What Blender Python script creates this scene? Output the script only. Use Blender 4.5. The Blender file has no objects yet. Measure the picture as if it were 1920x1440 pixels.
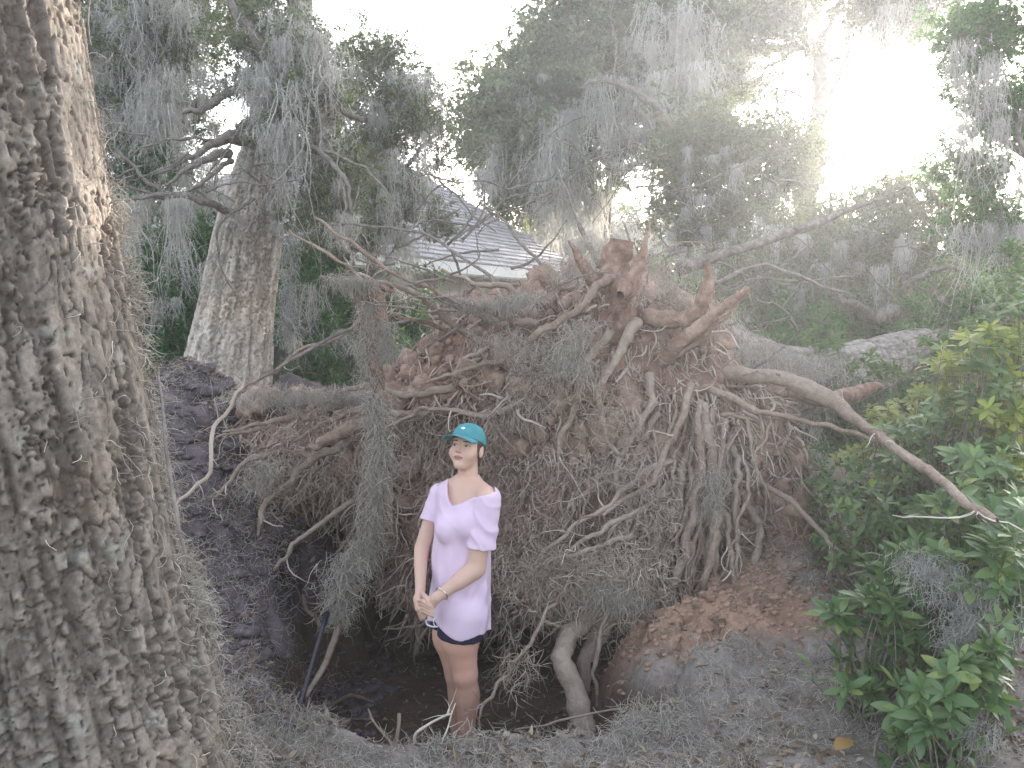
import bpy, math, random
import numpy as np
from mathutils import Vector, Matrix

# ------------------------------------------------------------------ camera, sky, sun, exposure
scene = bpy.context.scene
COL = scene.collection
FPX = 1598.0
PITCH = math.radians(4.65)
CAMZ = 1.6
cam_d = bpy.data.cameras.new('camera'); cam = bpy.data.objects.new('camera', cam_d); COL.objects.link(cam)
cam.location = (0, 0, CAMZ); cam.rotation_euler = (math.pi/2 - PITCH, 0, 0)
cam_d.sensor_width = 36.0; cam_d.lens = 36.0*FPX/1920.0
cam_d.clip_start = 0.05; cam_d.clip_end = 800
scene.camera = cam

SUN_AZ, SUN_EL = math.radians(23.5), math.radians(13.5)
world = bpy.data.worlds.new('World'); scene.world = world; world.use_nodes = True
wn = world.node_tree; bg = wn.nodes['Background']
sky = wn.nodes.new('ShaderNodeTexSky'); sky.sky_type = 'NISHITA'; sky.sun_disc = False
sky.sun_elevation = SUN_EL; sky.sun_rotation = SUN_AZ
sky.air_density = 1.0; sky.dust_density = 3.0; sky.ozone_density = 1.5
hs = wn.nodes.new('ShaderNodeHueSaturation'); hs.inputs['Saturation'].default_value = 0.45
wn.links.new(sky.outputs[0], hs.inputs['Color']); wn.links.new(hs.outputs[0], bg.inputs[0]); bg.inputs[1].default_value = 0.15
sun_d = bpy.data.lights.new('sun', 'SUN'); sun = bpy.data.objects.new('sun', sun_d); COL.objects.link(sun)
sun_d.energy = 3.6; sun_d.angle = math.radians(0.5); sun_d.color = (1.0, 0.90, 0.78)
SDIR = Vector((math.sin(SUN_AZ)*math.cos(SUN_EL), math.cos(SUN_AZ)*math.cos(SUN_EL), math.sin(SUN_EL)))
sun.rotation_euler = SDIR.to_track_quat('Z', 'Y').to_euler()
vs = scene.view_settings
vs.view_transform = 'Standard'; vs.look = 'None'; vs.gamma = 1.0; vs.use_curve_mapping = False
vs.exposure = 2.62
scene.cycles.max_bounces = 6; scene.cycles.diffuse_bounces = 3; scene.cycles.glossy_bounces = 2
scene.cycles.transmission_bounces = 4; scene.cycles.volume_bounces = 1
scene.cycles.volume_step_rate = 4.0; scene.cycles.use_denoising = True

# ------------------------------------------------------------------ numeric helpers
def P(px, py, D):
    """pixel of the 1920x1440 frame at distance D (metres along +Y) to a world point"""
    a = (px-960.0)/FPX; b = (720.0-py)/FPX
    dy = math.cos(PITCH) + b*math.sin(PITCH); dz = -math.sin(PITCH) + b*math.cos(PITCH)
    s = D/dy
    return np.array([a*s, D, CAMZ+dz*s])

def to_px(p):
    p = np.asarray(p, float); q = p-np.array([0, 0, CAMZ])
    d = q[..., 1]*math.cos(PITCH) - q[..., 2]*math.sin(PITCH)
    u = q[..., 1]*math.sin(PITCH) + q[..., 2]*math.cos(PITCH)
    return 960+FPX*q[..., 0]/d, 720-FPX*u/d

def _h(ix, iy, iz, seed):
    h = (ix.astype(np.int64)*374761393 + iy.astype(np.int64)*668265263 + iz.astype(np.int64)*2147483647 + seed*1274126177) & 0xffffffff
    h = ((h ^ (h >> 13))*1274126177) & 0xffffffff
    return ((h ^ (h >> 16)) & 0xffffff).astype(np.float32)/16777215.0

def vnoise(x, y, z, seed=0):
    x = np.asarray(x, np.float32); y = np.asarray(y, np.float32); z = np.asarray(z, np.float32)
    x, y, z = np.broadcast_arrays(x, y, z)
    ix, iy, iz = np.floor(x), np.floor(y), np.floor(z)
    fx, fy, fz = x-ix, y-iy, z-iz
    ix, iy, iz = ix.astype(np.int64), iy.astype(np.int64), iz.astype(np.int64)
    fx = fx*fx*(3-2*fx); fy = fy*fy*(3-2*fy); fz = fz*fz*(3-2*fz)
    r = 0
    for a in (0, 1):
        wx = fx if a else 1-fx
        for b in (0, 1):
            wy = fy if b else 1-fy
            for c in (0, 1):
                wz = fz if c else 1-fz
                r = r + wx*wy*wz*_h(ix+a, iy+b, iz+c, seed)
    return r*2-1

def fbm(x, y, z, octv=4, seed=0, gain=0.5):
    r = 0; a = 1.0; f = 1.0; t = 0
    for o in range(octv):
        r = r + a*vnoise(np.asarray(x)*f+o*17.3, np.asarray(y)*f+o*5.1, np.asarray(z)*f-o*9.7, seed+o)
        t += a; a *= gain; f *= 2.03
    return r/t

def sstep(a, b, x):
    t = np.clip((np.asarray(x, float)-a)/(b-a), 0, 1); return t*t*(3-2*t)

def nrm(v):
    v = np.asarray(v, float); return v/np.maximum(np.linalg.norm(v, axis=-1, keepdims=True), 1e-9)

def voronoi2(s, z, seed=0, jit=0.9):
    """F1, F2 and cell id for 2-D points"""
    is_, iz = np.floor(s).astype(np.int64), np.floor(z).astype(np.int64)
    f1 = np.full(s.shape, 9.0); f2 = np.full(s.shape, 9.0); cid = np.zeros(s.shape)
    for a in (-1, 0, 1):
        for b in (-1, 0, 1):
            cx, cz = is_+a, iz+b; o = np.zeros_like(cx)
            px = cx+0.5+(_h(cx, cz, o, seed)-0.5)*jit; pz = cz+0.5+(_h(cx, cz, o, seed+7)-0.5)*jit
            d = np.sqrt((px-s)**2+(pz-z)**2); r = _h(cx, cz, o, seed+13)
            near = d < f1
            f2 = np.where(near, f1, np.minimum(f2, d)); cid = np.where(near, r, cid); f1 = np.where(near, d, f1)
    return f1, f2, cid

# ------------------------------------------------------------------ mesh helpers
def mk_mesh(name, verts, faces, mats, col=None, rnd=None, smooth=True, mat_idx=None):
    """faces: one (N,3) or (N,4) array or a list of such arrays"""
    verts = np.ascontiguousarray(verts, dtype=np.float32)
    if not isinstance(faces, (list, tuple)): faces = [faces]
    faces = [np.asarray(f, dtype=np.int32) for f in faces if len(f)]
    me = bpy.data.meshes.new(name)
    me.vertices.add(len(verts)); me.vertices.foreach_set('co', verts.ravel())
    loops = np.concatenate([f.ravel() for f in faces]); tot = np.concatenate([np.full(len(f), f.shape[1], np.int32) for f in faces])
    st = np.concatenate([[0], np.cumsum(tot)[:-1]]).astype(np.int32)
    me.loops.add(len(loops)); me.loops.foreach_set('vertex_index', loops)
    me.polygons.add(len(tot)); me.polygons.foreach_set('loop_start', st)
    me.polygons.foreach_set('loop_total', tot)
    if mat_idx is not None: me.polygons.foreach_set('material_index', np.asarray(mat_idx, np.int32))
    me.update(calc_edges=True)
    me.polygons.foreach_set('use_smooth', np.full(len(tot), smooth, dtype=bool))
    if col is not None:
        c = np.ones((len(verts), 4), np.float32); c[:, :3] = col
        a = me.color_attributes.new('Col', 'FLOAT_COLOR', 'POINT'); a.data.foreach_set('color', c.ravel())
    if rnd is not None:
        a = me.attributes.new('rnd', 'FLOAT', 'POINT'); a.data.foreach_set('value', np.asarray(rnd, np.float32))
    for m in (mats if isinstance(mats, (list, tuple)) else [mats]): me.materials.append(m)
    return me

def link(name, me, parent=None, loc=None):
    o = bpy.data.objects.new(name, me); COL.objects.link(o)
    if parent is not None:
        o.parent = parent
        if loc is None: o.location = -Vector(parent['_w']) if '_w' in parent else (0, 0, 0)
    if loc is not None: o.location = loc
    return o

def tag(o, label=None, cat=None, group=None, kind=None):
    if label: o['label'] = label
    if cat: o['category'] = cat
    if group: o['group'] = group
    if kind: o['kind'] = kind
    return o

def thing(name, loc, label, cat, group=None):
    o = bpy.data.objects.new(name, None); COL.objects.link(o)
    o.location = [float(v) for v in loc]; o['_w'] = [float(v) for v in loc]; o.empty_display_size = 0.1
    return tag(o, label, cat, group)

class MB:
    def __init__(s): s.v = []; s.f = []; s.n = 0; s.c = []; s.r = []
    def add(s, v, f, col=None, r=None):
        v = np.asarray(v, float); s.v.append(v)
        for q in (f if isinstance(f, (list, tuple)) else [f]): s.f.append(np.asarray(q)+s.n)
        s.n += len(v)
        s.c.append(np.broadcast_to(np.array([1, 1, 1.0]) if col is None else col, (len(v), 3)))
        s.r.append(np.broadcast_to(0.0 if r is None else r, (len(v),)))
    def mesh(s, name, mats, smooth=True, col=False):
        f = [q for q in s.f if len(q)]
        f3 = [q for q in f if q.shape[1] == 3]; f4 = [q for q in f if q.shape[1] == 4]
        fs = []
        if f3: fs.append(np.concatenate(f3))
        if f4: fs.append(np.concatenate(f4))
        return mk_mesh(name, np.concatenate(s.v), fs, mats, col=np.concatenate(s.c) if col else None, rnd=np.concatenate(s.r), smooth=smooth)
    def box(s, lo, hi, M=None):
        lo = np.array(lo, float); hi = np.array(hi, float)
        v = np.array([[x, y, z] for x in (lo[0], hi[0]) for y in (lo[1], hi[1]) for z in (lo[2], hi[2])])
        if M is not None: v = v @ np.asarray(M)[:3, :3].T + np.asarray(M)[:3, 3]
        s.add(v, np.array([[0, 1, 3, 2], [4, 6, 7, 5], [0, 4, 5, 1], [2, 3, 7, 6], [0, 2, 6, 4], [1, 5, 7, 3]]))

def catmull(pts, n):
    pts = np.asarray(pts, float)
    if len(pts) == 2:
        t = np.linspace(0, 1, n)[:, None]; return pts[0]*(1-t)+pts[1]*t
    p = np.vstack([2*pts[0]-pts[1], pts, 2*pts[-1]-pts[-2]])
    T = np.linspace(0, len(pts)-1, n); i = np.minimum(T.astype(int), len(pts)-2); t = (T-i)[:, None]
    a, b, c, d = p[i], p[i+1], p[i+2], p[i+3]
    return 0.5*((2*b)+(-a+c)*t+(2*a-5*b+4*c-d)*t*t+(-a+3*b-3*c+d)*t**3)

def frames(pts):
    t = nrm(np.gradient(pts, axis=0)); n = np.zeros_like(pts)
    ref = np.array([0, 0, 1.0]) if abs(t[0, 2]) < 0.9 else np.array([1.0, 0, 0])
    u = nrm(np.cross(t[0], ref))
    for i in range(len(pts)):
        u = u-t[i]*np.dot(u, t[i]); u = u/max(np.linalg.norm(u), 1e-9); n[i] = u
    return t, n, np.cross(t, n)

def tube(pts, rad, sides=8, rough=0.0, seed=0, freq=8.0, cap=True):
    pts = np.asarray(pts, float); rad = np.broadcast_to(np.asarray(rad, float), (len(pts),)).copy()
    t, n, b = frames(pts)
    a = np.linspace(0, 2*np.pi, sides, endpoint=False)
    ring = np.cos(a)[None, :, None]*n[:, None]+np.sin(a)[None, :, None]*b[:, None]
    R = rad[:, None, None]
    if rough:
        q = pts[:, None]+ring*R
        nz = fbm(q[..., 0]*freq, q[..., 1]*freq, q[..., 2]*freq, 3, seed)
        R = R*(1+rough*nz[..., None])
    v = (pts[:, None]+ring*R).reshape(-1, 3)
    k = len(pts); i = np.arange(k-1)[:, None]*sides; j = np.arange(sides)[None]; j2 = (j+1) % sides
    f = np.stack([i+j, i+j2, i+sides+j2, i+sides+j], -1).reshape(-1, 4)
    fs = [f]
    if cap:
        v = np.vstack([v, pts[0], pts[-1]]); c0, c1 = len(v)-2, len(v)-1
        jj = np.arange(sides); jn = (jj+1) % sides
        fs.append(np.stack([np.full(sides, c0), jn, jj], -1)); base = (k-1)*sides
        fs.append(np.stack([np.full(sides, c1), base+jj, base+jn], -1))
    return v, fs

def strands(org, dirs, length, nseg, rad, rng, curl=0.3, grav=0.0, sides=3, wander=None, taper=0.7):
    """many thin curved strands at once"""
    org = np.asarray(org, float); n = len(org); d = nrm(dirs)
    length = np.broadcast_to(length, (n,)); step = (length/nseg)[:, None]
    rad = np.broadcast_to(rad, (n,)); pts = [org]; p = org.copy()
    bias = rng.normal(0, curl, (n, 3)); ds = [d]
    for k in range(nseg):
        bias = 0.6*bias+0.8*rng.normal(0, curl, (n, 3))
        d = nrm(d+bias+np.array([0, 0, -grav]))
        p = p+d*step; pts.append(p); ds.append(d)
    pts = np.stack(pts, 1); ds = np.stack(ds, 1)
    ref = nrm(rng.normal(size=(n, 1, 3))); a = nrm(np.cross(ds, ref+0*ds)); b = np.cross(ds, a)
    if sides == 2:
        ang = np.array([0, np.pi])
    else:
        ang = np.linspace(0, 2*np.pi, sides, endpoint=False)
    rr = rad[:, None]*(1-taper*np.linspace(0, 1, nseg+1)[None])
    v = pts[:, :, None]+rr[:, :, None, None]*(np.cos(ang)[None, None, :, None]*a[:, :, None]+np.sin(ang)[None, None, :, None]*b[:, :, None])
    v = v.reshape(-1, 3); K = (nseg+1)*sides
    si = np.arange(n)[:, None, None]*K; ki = np.arange(nseg)[None, :, None]*sides
    if sides == 2:
        j = np.zeros((1, 1, 1), int); j2 = j+1
    else:
        j = np.arange(sides)[None, None]; j2 = (j+1) % sides
    f = np.stack([si+ki+j, si+ki+j2, si+ki+sides+j2, si+ki+sides+j], -1).reshape(-1, 4)
    r = np.repeat(rng.rand(n), K)
    return v, f, r, pts

def surf_nets(F, xs, ys, zs):
    nx, ny, nz = F.shape; s = F < 0
    c = np.zeros((nx-1, ny-1, nz-1), np.int8)
    for a in (0, 1):
        for b in (0, 1):
            for d in (0, 1): c += s[a:nx-1+a, b:ny-1+b, d:nz-1+d]
    I, J, K = np.nonzero((c > 0) & (c < 8))
    idx = np.full((nx-1, ny-1, nz-1), -1, np.int32); idx[I, J, K] = np.arange(len(I))
    acc = np.zeros((len(I), 3)); cnt = np.zeros(len(I))
    cor = [(0, 0, 0), (1, 0, 0), (0, 1, 0), (1, 1, 0), (0, 0, 1), (1, 0, 1), (0, 1, 1), (1, 1, 1)]
    for e0, e1 in [(0, 1), (2, 3), (4, 5), (6, 7), (0, 2), (1, 3), (4, 6), (5, 7), (0, 4), (1, 5), (2, 6), (3, 7)]:
        a, b = cor[e0], cor[e1]
        fa = F[I+a[0], J+a[1], K+a[2]]; fb = F[I+b[0], J+b[1], K+b[2]]
        m = (fa < 0) != (fb < 0); t = np.where(m, fa/np.where(m, fa-fb, 1), 0)
        pa = np.stack([xs[I+a[0]], ys[J+a[1]], zs[K+a[2]]], -1); pb = np.stack([xs[I+b[0]], ys[J+b[1]], zs[K+b[2]]], -1)
        acc += (pa+(pb-pa)*t[:, None])*m[:, None]; cnt += m
    V = acc/np.maximum(cnt, 1)[:, None]
    quads = []
    def emit(m, inside, o):
        i, j, k = np.nonzero(m); fl = inside[i, j, k]; q = np.stack([idx[i+o[t][0], j+o[t][1], k+o[t][2]] for t in range(4)], -1)
        q[fl] = q[fl][:, ::-1]; quads.append(q)
    m = s[:-1, 1:-1, 1:-1] != s[1:, 1:-1, 1:-1]; emit(m, ~s[:-1, 1:-1, 1:-1], [(0, 0, 0), (0, 1, 0), (0, 1, 1), (0, 0, 1)])
    m = s[1:-1, :-1, 1:-1] != s[1:-1, 1:, 1:-1]; emit(m, s[1:-1, :-1, 1:-1], [(0, 0, 0), (1, 0, 0), (1, 0, 1), (0, 0, 1)])
    m = s[1:-1, 1:-1, :-1] != s[1:-1, 1:-1, 1:]; emit(m, ~s[1:-1, 1:-1, :-1], [(0, 0, 0), (1, 0, 0), (1, 1, 0), (0, 1, 0)])
    return V, np.concatenate(quads)

def grid_sdf(fn, lo, hi, h):
    xs, ys, zs = [np.arange(lo[i], hi[i]+h, h) for i in range(3)]
    X, Y, Z = np.meshgrid(xs.astype(np.float32), ys.astype(np.float32), zs.astype(np.float32), indexing='ij')
    F = fn(X, Y, Z); F = np.asarray(F, np.float32)
    for ax in range(3):
        sl = [slice(None)]*3
        for e in (0, -1): sl[ax] = e; F[tuple(sl)] = np.maximum(F[tuple(sl)], h*0.3)
    return surf_nets(F, xs, ys, zs)

def smin(a, b, k):
    h = np.clip(0.5+0.5*(b-a)/k, 0, 1); return b*(1-h)+a*h-k*h*(1-h)
def smax(a, b, k): return -smin(-a, -b, k)
def sd_cap(X, Y, Z, a, b, ra, rb):
    a = np.asarray(a, np.float32); b = np.asarray(b, np.float32); ab = b-a
    t = np.clip(((X-a[0])*ab[0]+(Y-a[1])*ab[1]+(Z-a[2])*ab[2])/float(ab@ab), 0, 1)
    return np.sqrt((X-a[0]-t*ab[0])**2+(Y-a[1]-t*ab[1])**2+(Z-a[2]-t*ab[2])**2)-(ra+(rb-ra)*t)
def sd_ell(X, Y, Z, c, r):
    x, y, z = X-c[0], Y-c[1], Z-c[2]
    k0 = np.sqrt((x/r[0])**2+(y/r[1])**2+(z/r[2])**2); k1 = np.sqrt((x/r[0]**2)**2+(y/r[1]**2)**2+(z/r[2]**2)**2)
    return k0*(k0-1)/np.maximum(k1, 1e-5)

# ------------------------------------------------------------------ materials
class NT:
    def __init__(s, name):
        s.m = bpy.data.materials.new(name); s.m.use_nodes = True; s.t = s.m.node_tree; s.n = s.t.nodes
        s.b = s.n['Principled BSDF']; s.out = s.n['Material Output']
        s.tc = s.n.new('ShaderNodeTexCoord')
    def node(s, typ, **kw):
        n = s.n.new(typ)
        for k, v in kw.items(): setattr(n, k, v)
        return n
    def l(s, a, b): s.t.links.new(a, b)
    def noise(s, scale, detail=4, rough=0.6, vec=None, dist=0.0):
        n = s.node('ShaderNodeTexNoise'); n.inputs['Scale'].default_value = scale; n.inputs['Detail'].default_value = detail
        n.inputs['Roughness'].default_value = rough; n.inputs['Distortion'].default_value = dist
        s.l(vec or s.tc.outputs['Object'], n.inputs['Vector']); return n.outputs['Fac']
    def ramp(s, fac, stops):
        r = s.node('ShaderNodeValToRGB'); e = r.color_ramp.elements
        while len(e) < len(stops): e.new(0.5)
        for i, (p, c) in enumerate(stops): e[i].position = p; e[i].color = (*c, 1) if len(c) == 3 else c
        s.l(fac, r.inputs[0]); return r.outputs[0]
    def mix(s, f, a, b, mode='MIX'):
        m = s.node('ShaderNodeMix', data_type='RGBA', blend_type=mode)
        for sock, v in ((m.inputs[0], f), (m.inputs[6], a), (m.inputs[7], b)):
            if isinstance(v, (int, float)): sock.default_value = v
            elif isinstance(v, tuple): sock.default_value = (*v, 1)
            else: s.l(v, sock)
        return m.outputs[2]
    def attr(s, name, out='Color'):
        a = s.node('ShaderNodeAttribute'); a.attribute_name = name; return a.outputs[out]
    def math(s, op, a, b=None):
        m = s.node('ShaderNodeMath', operation=op)
        for i, v in enumerate((a, b)):
            if v is None: continue
            if isinstance(v, (int, float)): m.inputs[i].default_value = v
            else: s.l(v, m.inputs[i])
        return m.outputs[0]
    def bump(s, h, strength=0.5, dist=0.01):
        b = s.node('ShaderNodeBump'); b.inputs['Strength'].default_value = strength; b.inputs['Distance'].default_value = dist
        s.l(h, b.inputs['Height']); s.l(b.outputs[0], s.b.inputs['Normal'])
    def color(s, c):
        if isinstance(c, tuple): s.b.inputs['Base Color'].default_value = (*c, 1)
        else: s.l(c, s.b.inputs['Base Color'])
    def rough(s, r, spec=0.3): s.b.inputs['Roughness'].default_value = r; s.b.inputs['Specular IOR Level'].default_value = spec
    def rndv(s):
        oi = s.node('ShaderNodeObjectInfo')
        return s.math('FRACT', s.math('ADD', s.attr('rnd', 'Fac'), oi.outputs['Random']))

def leaf_mat(name, stops, trans=0.35, rough=0.45, spec=0.4, tcol=(0.35, 0.5, 0.08)):
    t = NT(name); r = t.rndv(); n = t.noise(3.0, 2)
    c = t.ramp(t.math('ADD', t.math('MULTIPLY', r, 0.75), t.math('MULTIPLY', n, 0.25)), stops)
    t.color(c); t.rough(rough, spec)
    tr = t.node('ShaderNodeBsdfTranslucent'); t.l(t.mix(0.5, c, tcol, 'MIX'), tr.inputs[0])
    ms = t.node('ShaderNodeMixShader'); ms.inputs[0].default_value = trans
    t.l(t.b.outputs[0], ms.inputs[1]); t.l(tr.outputs[0], ms.inputs[2]); t.l(ms.outputs[0], t.out.inputs[0])
    return t.m

def plain(name, col, rough=0.7, spec=0.3, var=0.25, scale=20, bump=0.0):
    t = NT(name); n = t.noise(scale)
    t.color(t.ramp(n, [(0.25, tuple(c*(1-var) for c in col)), (0.75, tuple(min(1, c*(1+var)) for c in col))]))
    t.rough(rough, spec)
    if bump: t.bump(n, bump, 0.01)
    return t.m

M = {}
def mat_vcol(name, rough=0.95, scales=((14, 0.6), (60, 0.4)), bump=0.9, bd=0.02, spec=0.15, var=0.55):
    t = NT(name); c = t.attr('Col')
    n1 = t.noise(scales[0][0], 6, 0.7); n2 = t.noise(scales[1][0], 4, 0.7)
    h = t.math('ADD', t.math('MULTIPLY', n1, scales[0][1]), t.math('MULTIPLY', n2, scales[1][1]))
    k = t.ramp(h, [(0.3, (1-var,)*3), (0.7, (1+var*0.5,)*3)])
    t.color(t.mix(1.0, c, k, 'MULTIPLY')); t.rough(rough, spec); t.bump(h, bump, bd); return t.m
M['ground'] = mat_vcol('ground_soil')
M['soil'] = mat_vcol('red_soil', scales=((18, 0.6), (90, 0.4)), bd=0.03)
M['bark'] = mat_vcol('oak_bark', scales=((45, 0.6), (160, 0.4)), bump=0.8, bd=0.008, var=0.35)
M['skin'] = mat_vcol('skin', rough=0.5, scales=((30, 0.5), (200, 0.5)), bump=0.05, bd=0.002, spec=0.35, var=0.06)
M['skin'].node_tree.nodes['Principled BSDF'].inputs['Subsurface Weight'].default_value = 0.12
M['skin'].node_tree.nodes['Principled BSDF'].inputs['Subsurface Radius'].default_value = (0.01, 0.004, 0.002)

t = NT('root_bark'); n = t.noise(35, 5, 0.7); n2 = t.noise(3.5, 3); r = t.rndv()
c = t.ramp(t.math('ADD', t.math('MULTIPLY', n, 0.5), t.math('MULTIPLY', n2, 0.5)), [(0.35, (0.15, 0.09, 0.065)), (0.5, (0.27, 0.195, 0.155)), (0.65, (0.42, 0.35, 0.29))])
t.color(t.mix(t.math('MULTIPLY', r, 0.5), c, (0.42, 0.36, 0.31))); t.rough(0.95, 0.1); t.bump(n, 0.9, 0.02); M['root'] = t.m
t = NT('red_root_wood'); n = t.noise(25, 5, 0.7); n2 = t.noise(6, 3)
t.color(t.ramp(t.math('ADD', t.math('MULTIPLY', n, 0.5), t.math('MULTIPLY', n2, 0.5)), [(0.35, (0.13, 0.075, 0.055)), (0.5, (0.26, 0.165, 0.13)), (0.65, (0.42, 0.32, 0.26))]))
t.rough(0.9, 0.15); t.bump(n, 0.8, 0.015); M['redroot'] = t.m
t = NT('fine_root'); r = t.rndv(); n2 = t.noise(2.5, 3)
t.color(t.ramp(t.math('ADD', t.math('MULTIPLY', r, 0.6), t.math('MULTIPLY', n2, 0.4)), [(0.15, (0.15, 0.105, 0.08)), (0.38, (0.34, 0.27, 0.22)), (0.6, (0.58, 0.51, 0.44)), (0.95, (0.74, 0.68, 0.61))])); t.rough(0.9, 0.1); M['fineroot'] = t.m
t = NT('soil_caked_root'); r = t.rndv(); n = t.noise(30, 4); n2 = t.noise(2.2, 2)
t.color(t.ramp(t.math('ADD', t.math('MULTIPLY', r, 0.4), t.math('ADD', t.math('MULTIPLY', n, 0.25), t.math('MULTIPLY', n2, 0.35))), [(0.2, (0.12, 0.08, 0.065)), (0.48, (0.32, 0.235, 0.195)), (0.7, (0.62, 0.53, 0.46))])); t.rough(0.95, 0.1); t.bump(n, 0.6, 0.01); M['caked'] = t.m
t = NT('branch_bark'); n = t.noise(22, 5, 0.7, dist=0.5)
t.color(t.ramp(n, [(0.3, (0.10, 0.085, 0.075)), (0.6, (0.24, 0.21, 0.19)), (0.75, (0.36, 0.34, 0.31))])); t.rough(0.95, 0.1); t.bump(n, 0.8, 0.02); M['branch'] = t.m
M['silhouettebark'] = plain('silhouette_bark', (0.055, 0.045, 0.045), 0.95, 0.1, 0.4, 12, 0.6)  # bark colour darkened so the backlit fork reads as a silhouette in the glare
M['moss'] = leaf_mat('spanish_moss', [(0.1, (0.27, 0.27, 0.255)), (0.5, (0.42, 0.42, 0.40)), (0.9, (0.60, 0.59, 0.56))], 0.35, 0.95, 0.05, (0.6, 0.54, 0.45))
M['drymoss'] = leaf_mat('dry_moss', [(0.1, (0.28, 0.25, 0.22)), (0.5, (0.46, 0.425, 0.38)), (0.9, (0.66, 0.62, 0.56))], 0.25, 0.95, 0.05, (0.6, 0.5, 0.35))
M['oakleaf'] = leaf_mat('oak_leaf', [(0.1, (0.06, 0.085, 0.05)), (0.5, (0.11, 0.14, 0.085)), (0.9, (0.21, 0.23, 0.14))], 0.3, 0.42, 0.5, (0.3, 0.34, 0.07))
M['greenleaf'] = leaf_mat('green_leaf', [(0.1, (0.03, 0.075, 0.03)), (0.6, (0.06, 0.15, 0.05)), (0.95, (0.10, 0.22, 0.07))], 0.3, 0.4, 0.4, (0.2, 0.4, 0.05))
M['azalea'] = leaf_mat('azalea_leaf', [(0.1, (0.055, 0.11, 0.045)), (0.5, (0.095, 0.165, 0.065)), (0.8, (0.15, 0.22, 0.08)), (0.98, (0.36, 0.36, 0.08))], 0.28, 0.38, 0.45, (0.2, 0.4, 0.08))
M['sunlitleaf'] = leaf_mat('sunlit_azalea_leaf', [(0.1, (0.09, 0.16, 0.05)), (0.45, (0.17, 0.25, 0.07)), (0.8, (0.30, 0.35, 0.08)), (0.97, (0.50, 0.44, 0.09))], 0.4, 0.4, 0.4, (0.6, 0.6, 0.05))  # sunlit copy of the azalea leaf, backlit yellow put into its colour
M['deadleaf'] = leaf_mat('dead_leaf', [(0.1, (0.10, 0.065, 0.045)), (0.5, (0.22, 0.16, 0.11)), (0.9, (0.38, 0.32, 0.25))], 0.1, 0.8, 0.2, (0.4, 0.25, 0.1))
# ------------------------------------------------------------------ the ground with the pit
def H(x, y, fine=True):
    x = np.asarray(x, float); y = np.asarray(y, float)
    z = 0.04*fbm(x*0.7, y*0.7, 0*x, 3, 5)
    # pit torn open by the root plate
    wob = 0.10*fbm(x*1.6, y*1.6, 0*x+3, 3, 9)+0.09*fbm(x*6, y*6, 0*x+1, 3, 10)
    d = (np.abs((x+0.10)/1.18)**2.6+np.abs((y-4.66)/1.50)**2.6)**(1/2.6)+wob
    pit = 1-sstep(0.80, 1.0, d)
    # left bank with dark humus on top, right bank of red clay
    lb = np.exp(-((x+2.15)/0.72)**2-((y-5.55)/1.05)**2)
    z = z+1.28*lb*(1-0.75*pit)
    lb2 = np.exp(-((x+1.75)/0.55)**2-((y-4.5)/0.8)**2); z = z+0.22*lb2*(1-pit)
    rb = np.exp(-((x-0.78)/0.36)**2-((y-4.12)/0.42)**2); z = z+0.33*rb*(1+.5*fbm(x*7, y*7, 0*x, 3, 12))
    rb2 = np.exp(-((x-1.55)/0.55)**2-((y-5.1)/0.8)**2); z = z+0.38*rb2
    z = z-0.68*pit*(1-0.6*np.clip(rb*1.3, 0, 1))
    lip = np.exp(-((d-1.06)/0.07)**2)*sstep(4.2, 3.2, y); z = z-0.05*lip-0.03*sstep(3.6, 3.2, y)
    if fine:
        near = np.exp(-(np.maximum(0, np.hypot(x, y-4)-3.5)/1.5)**2)
        rgt = sstep(0.35, 0.7, x)*sstep(2.0, 1.4, x)*sstep(3.5, 3.8, y)*sstep(5.6, 5.0, y)
        z = z+near*(0.030*fbm(x*5, y*5, 0*x, 4, 21)+0.012*fbm(x*22, y*22, 0*x, 3, 31)+(sstep(-1.0, -1.4, x)*sstep(3.8, 4.3, y))*(0.10*fbm(x*4, y*4, 0*x, 3, 78)+0.07*fbm(x*13, y*13, 0*x, 4, 79))+rgt*0.035*np.abs(fbm(x*9, y*9, 0*x, 3, 77)))
    return z

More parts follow.
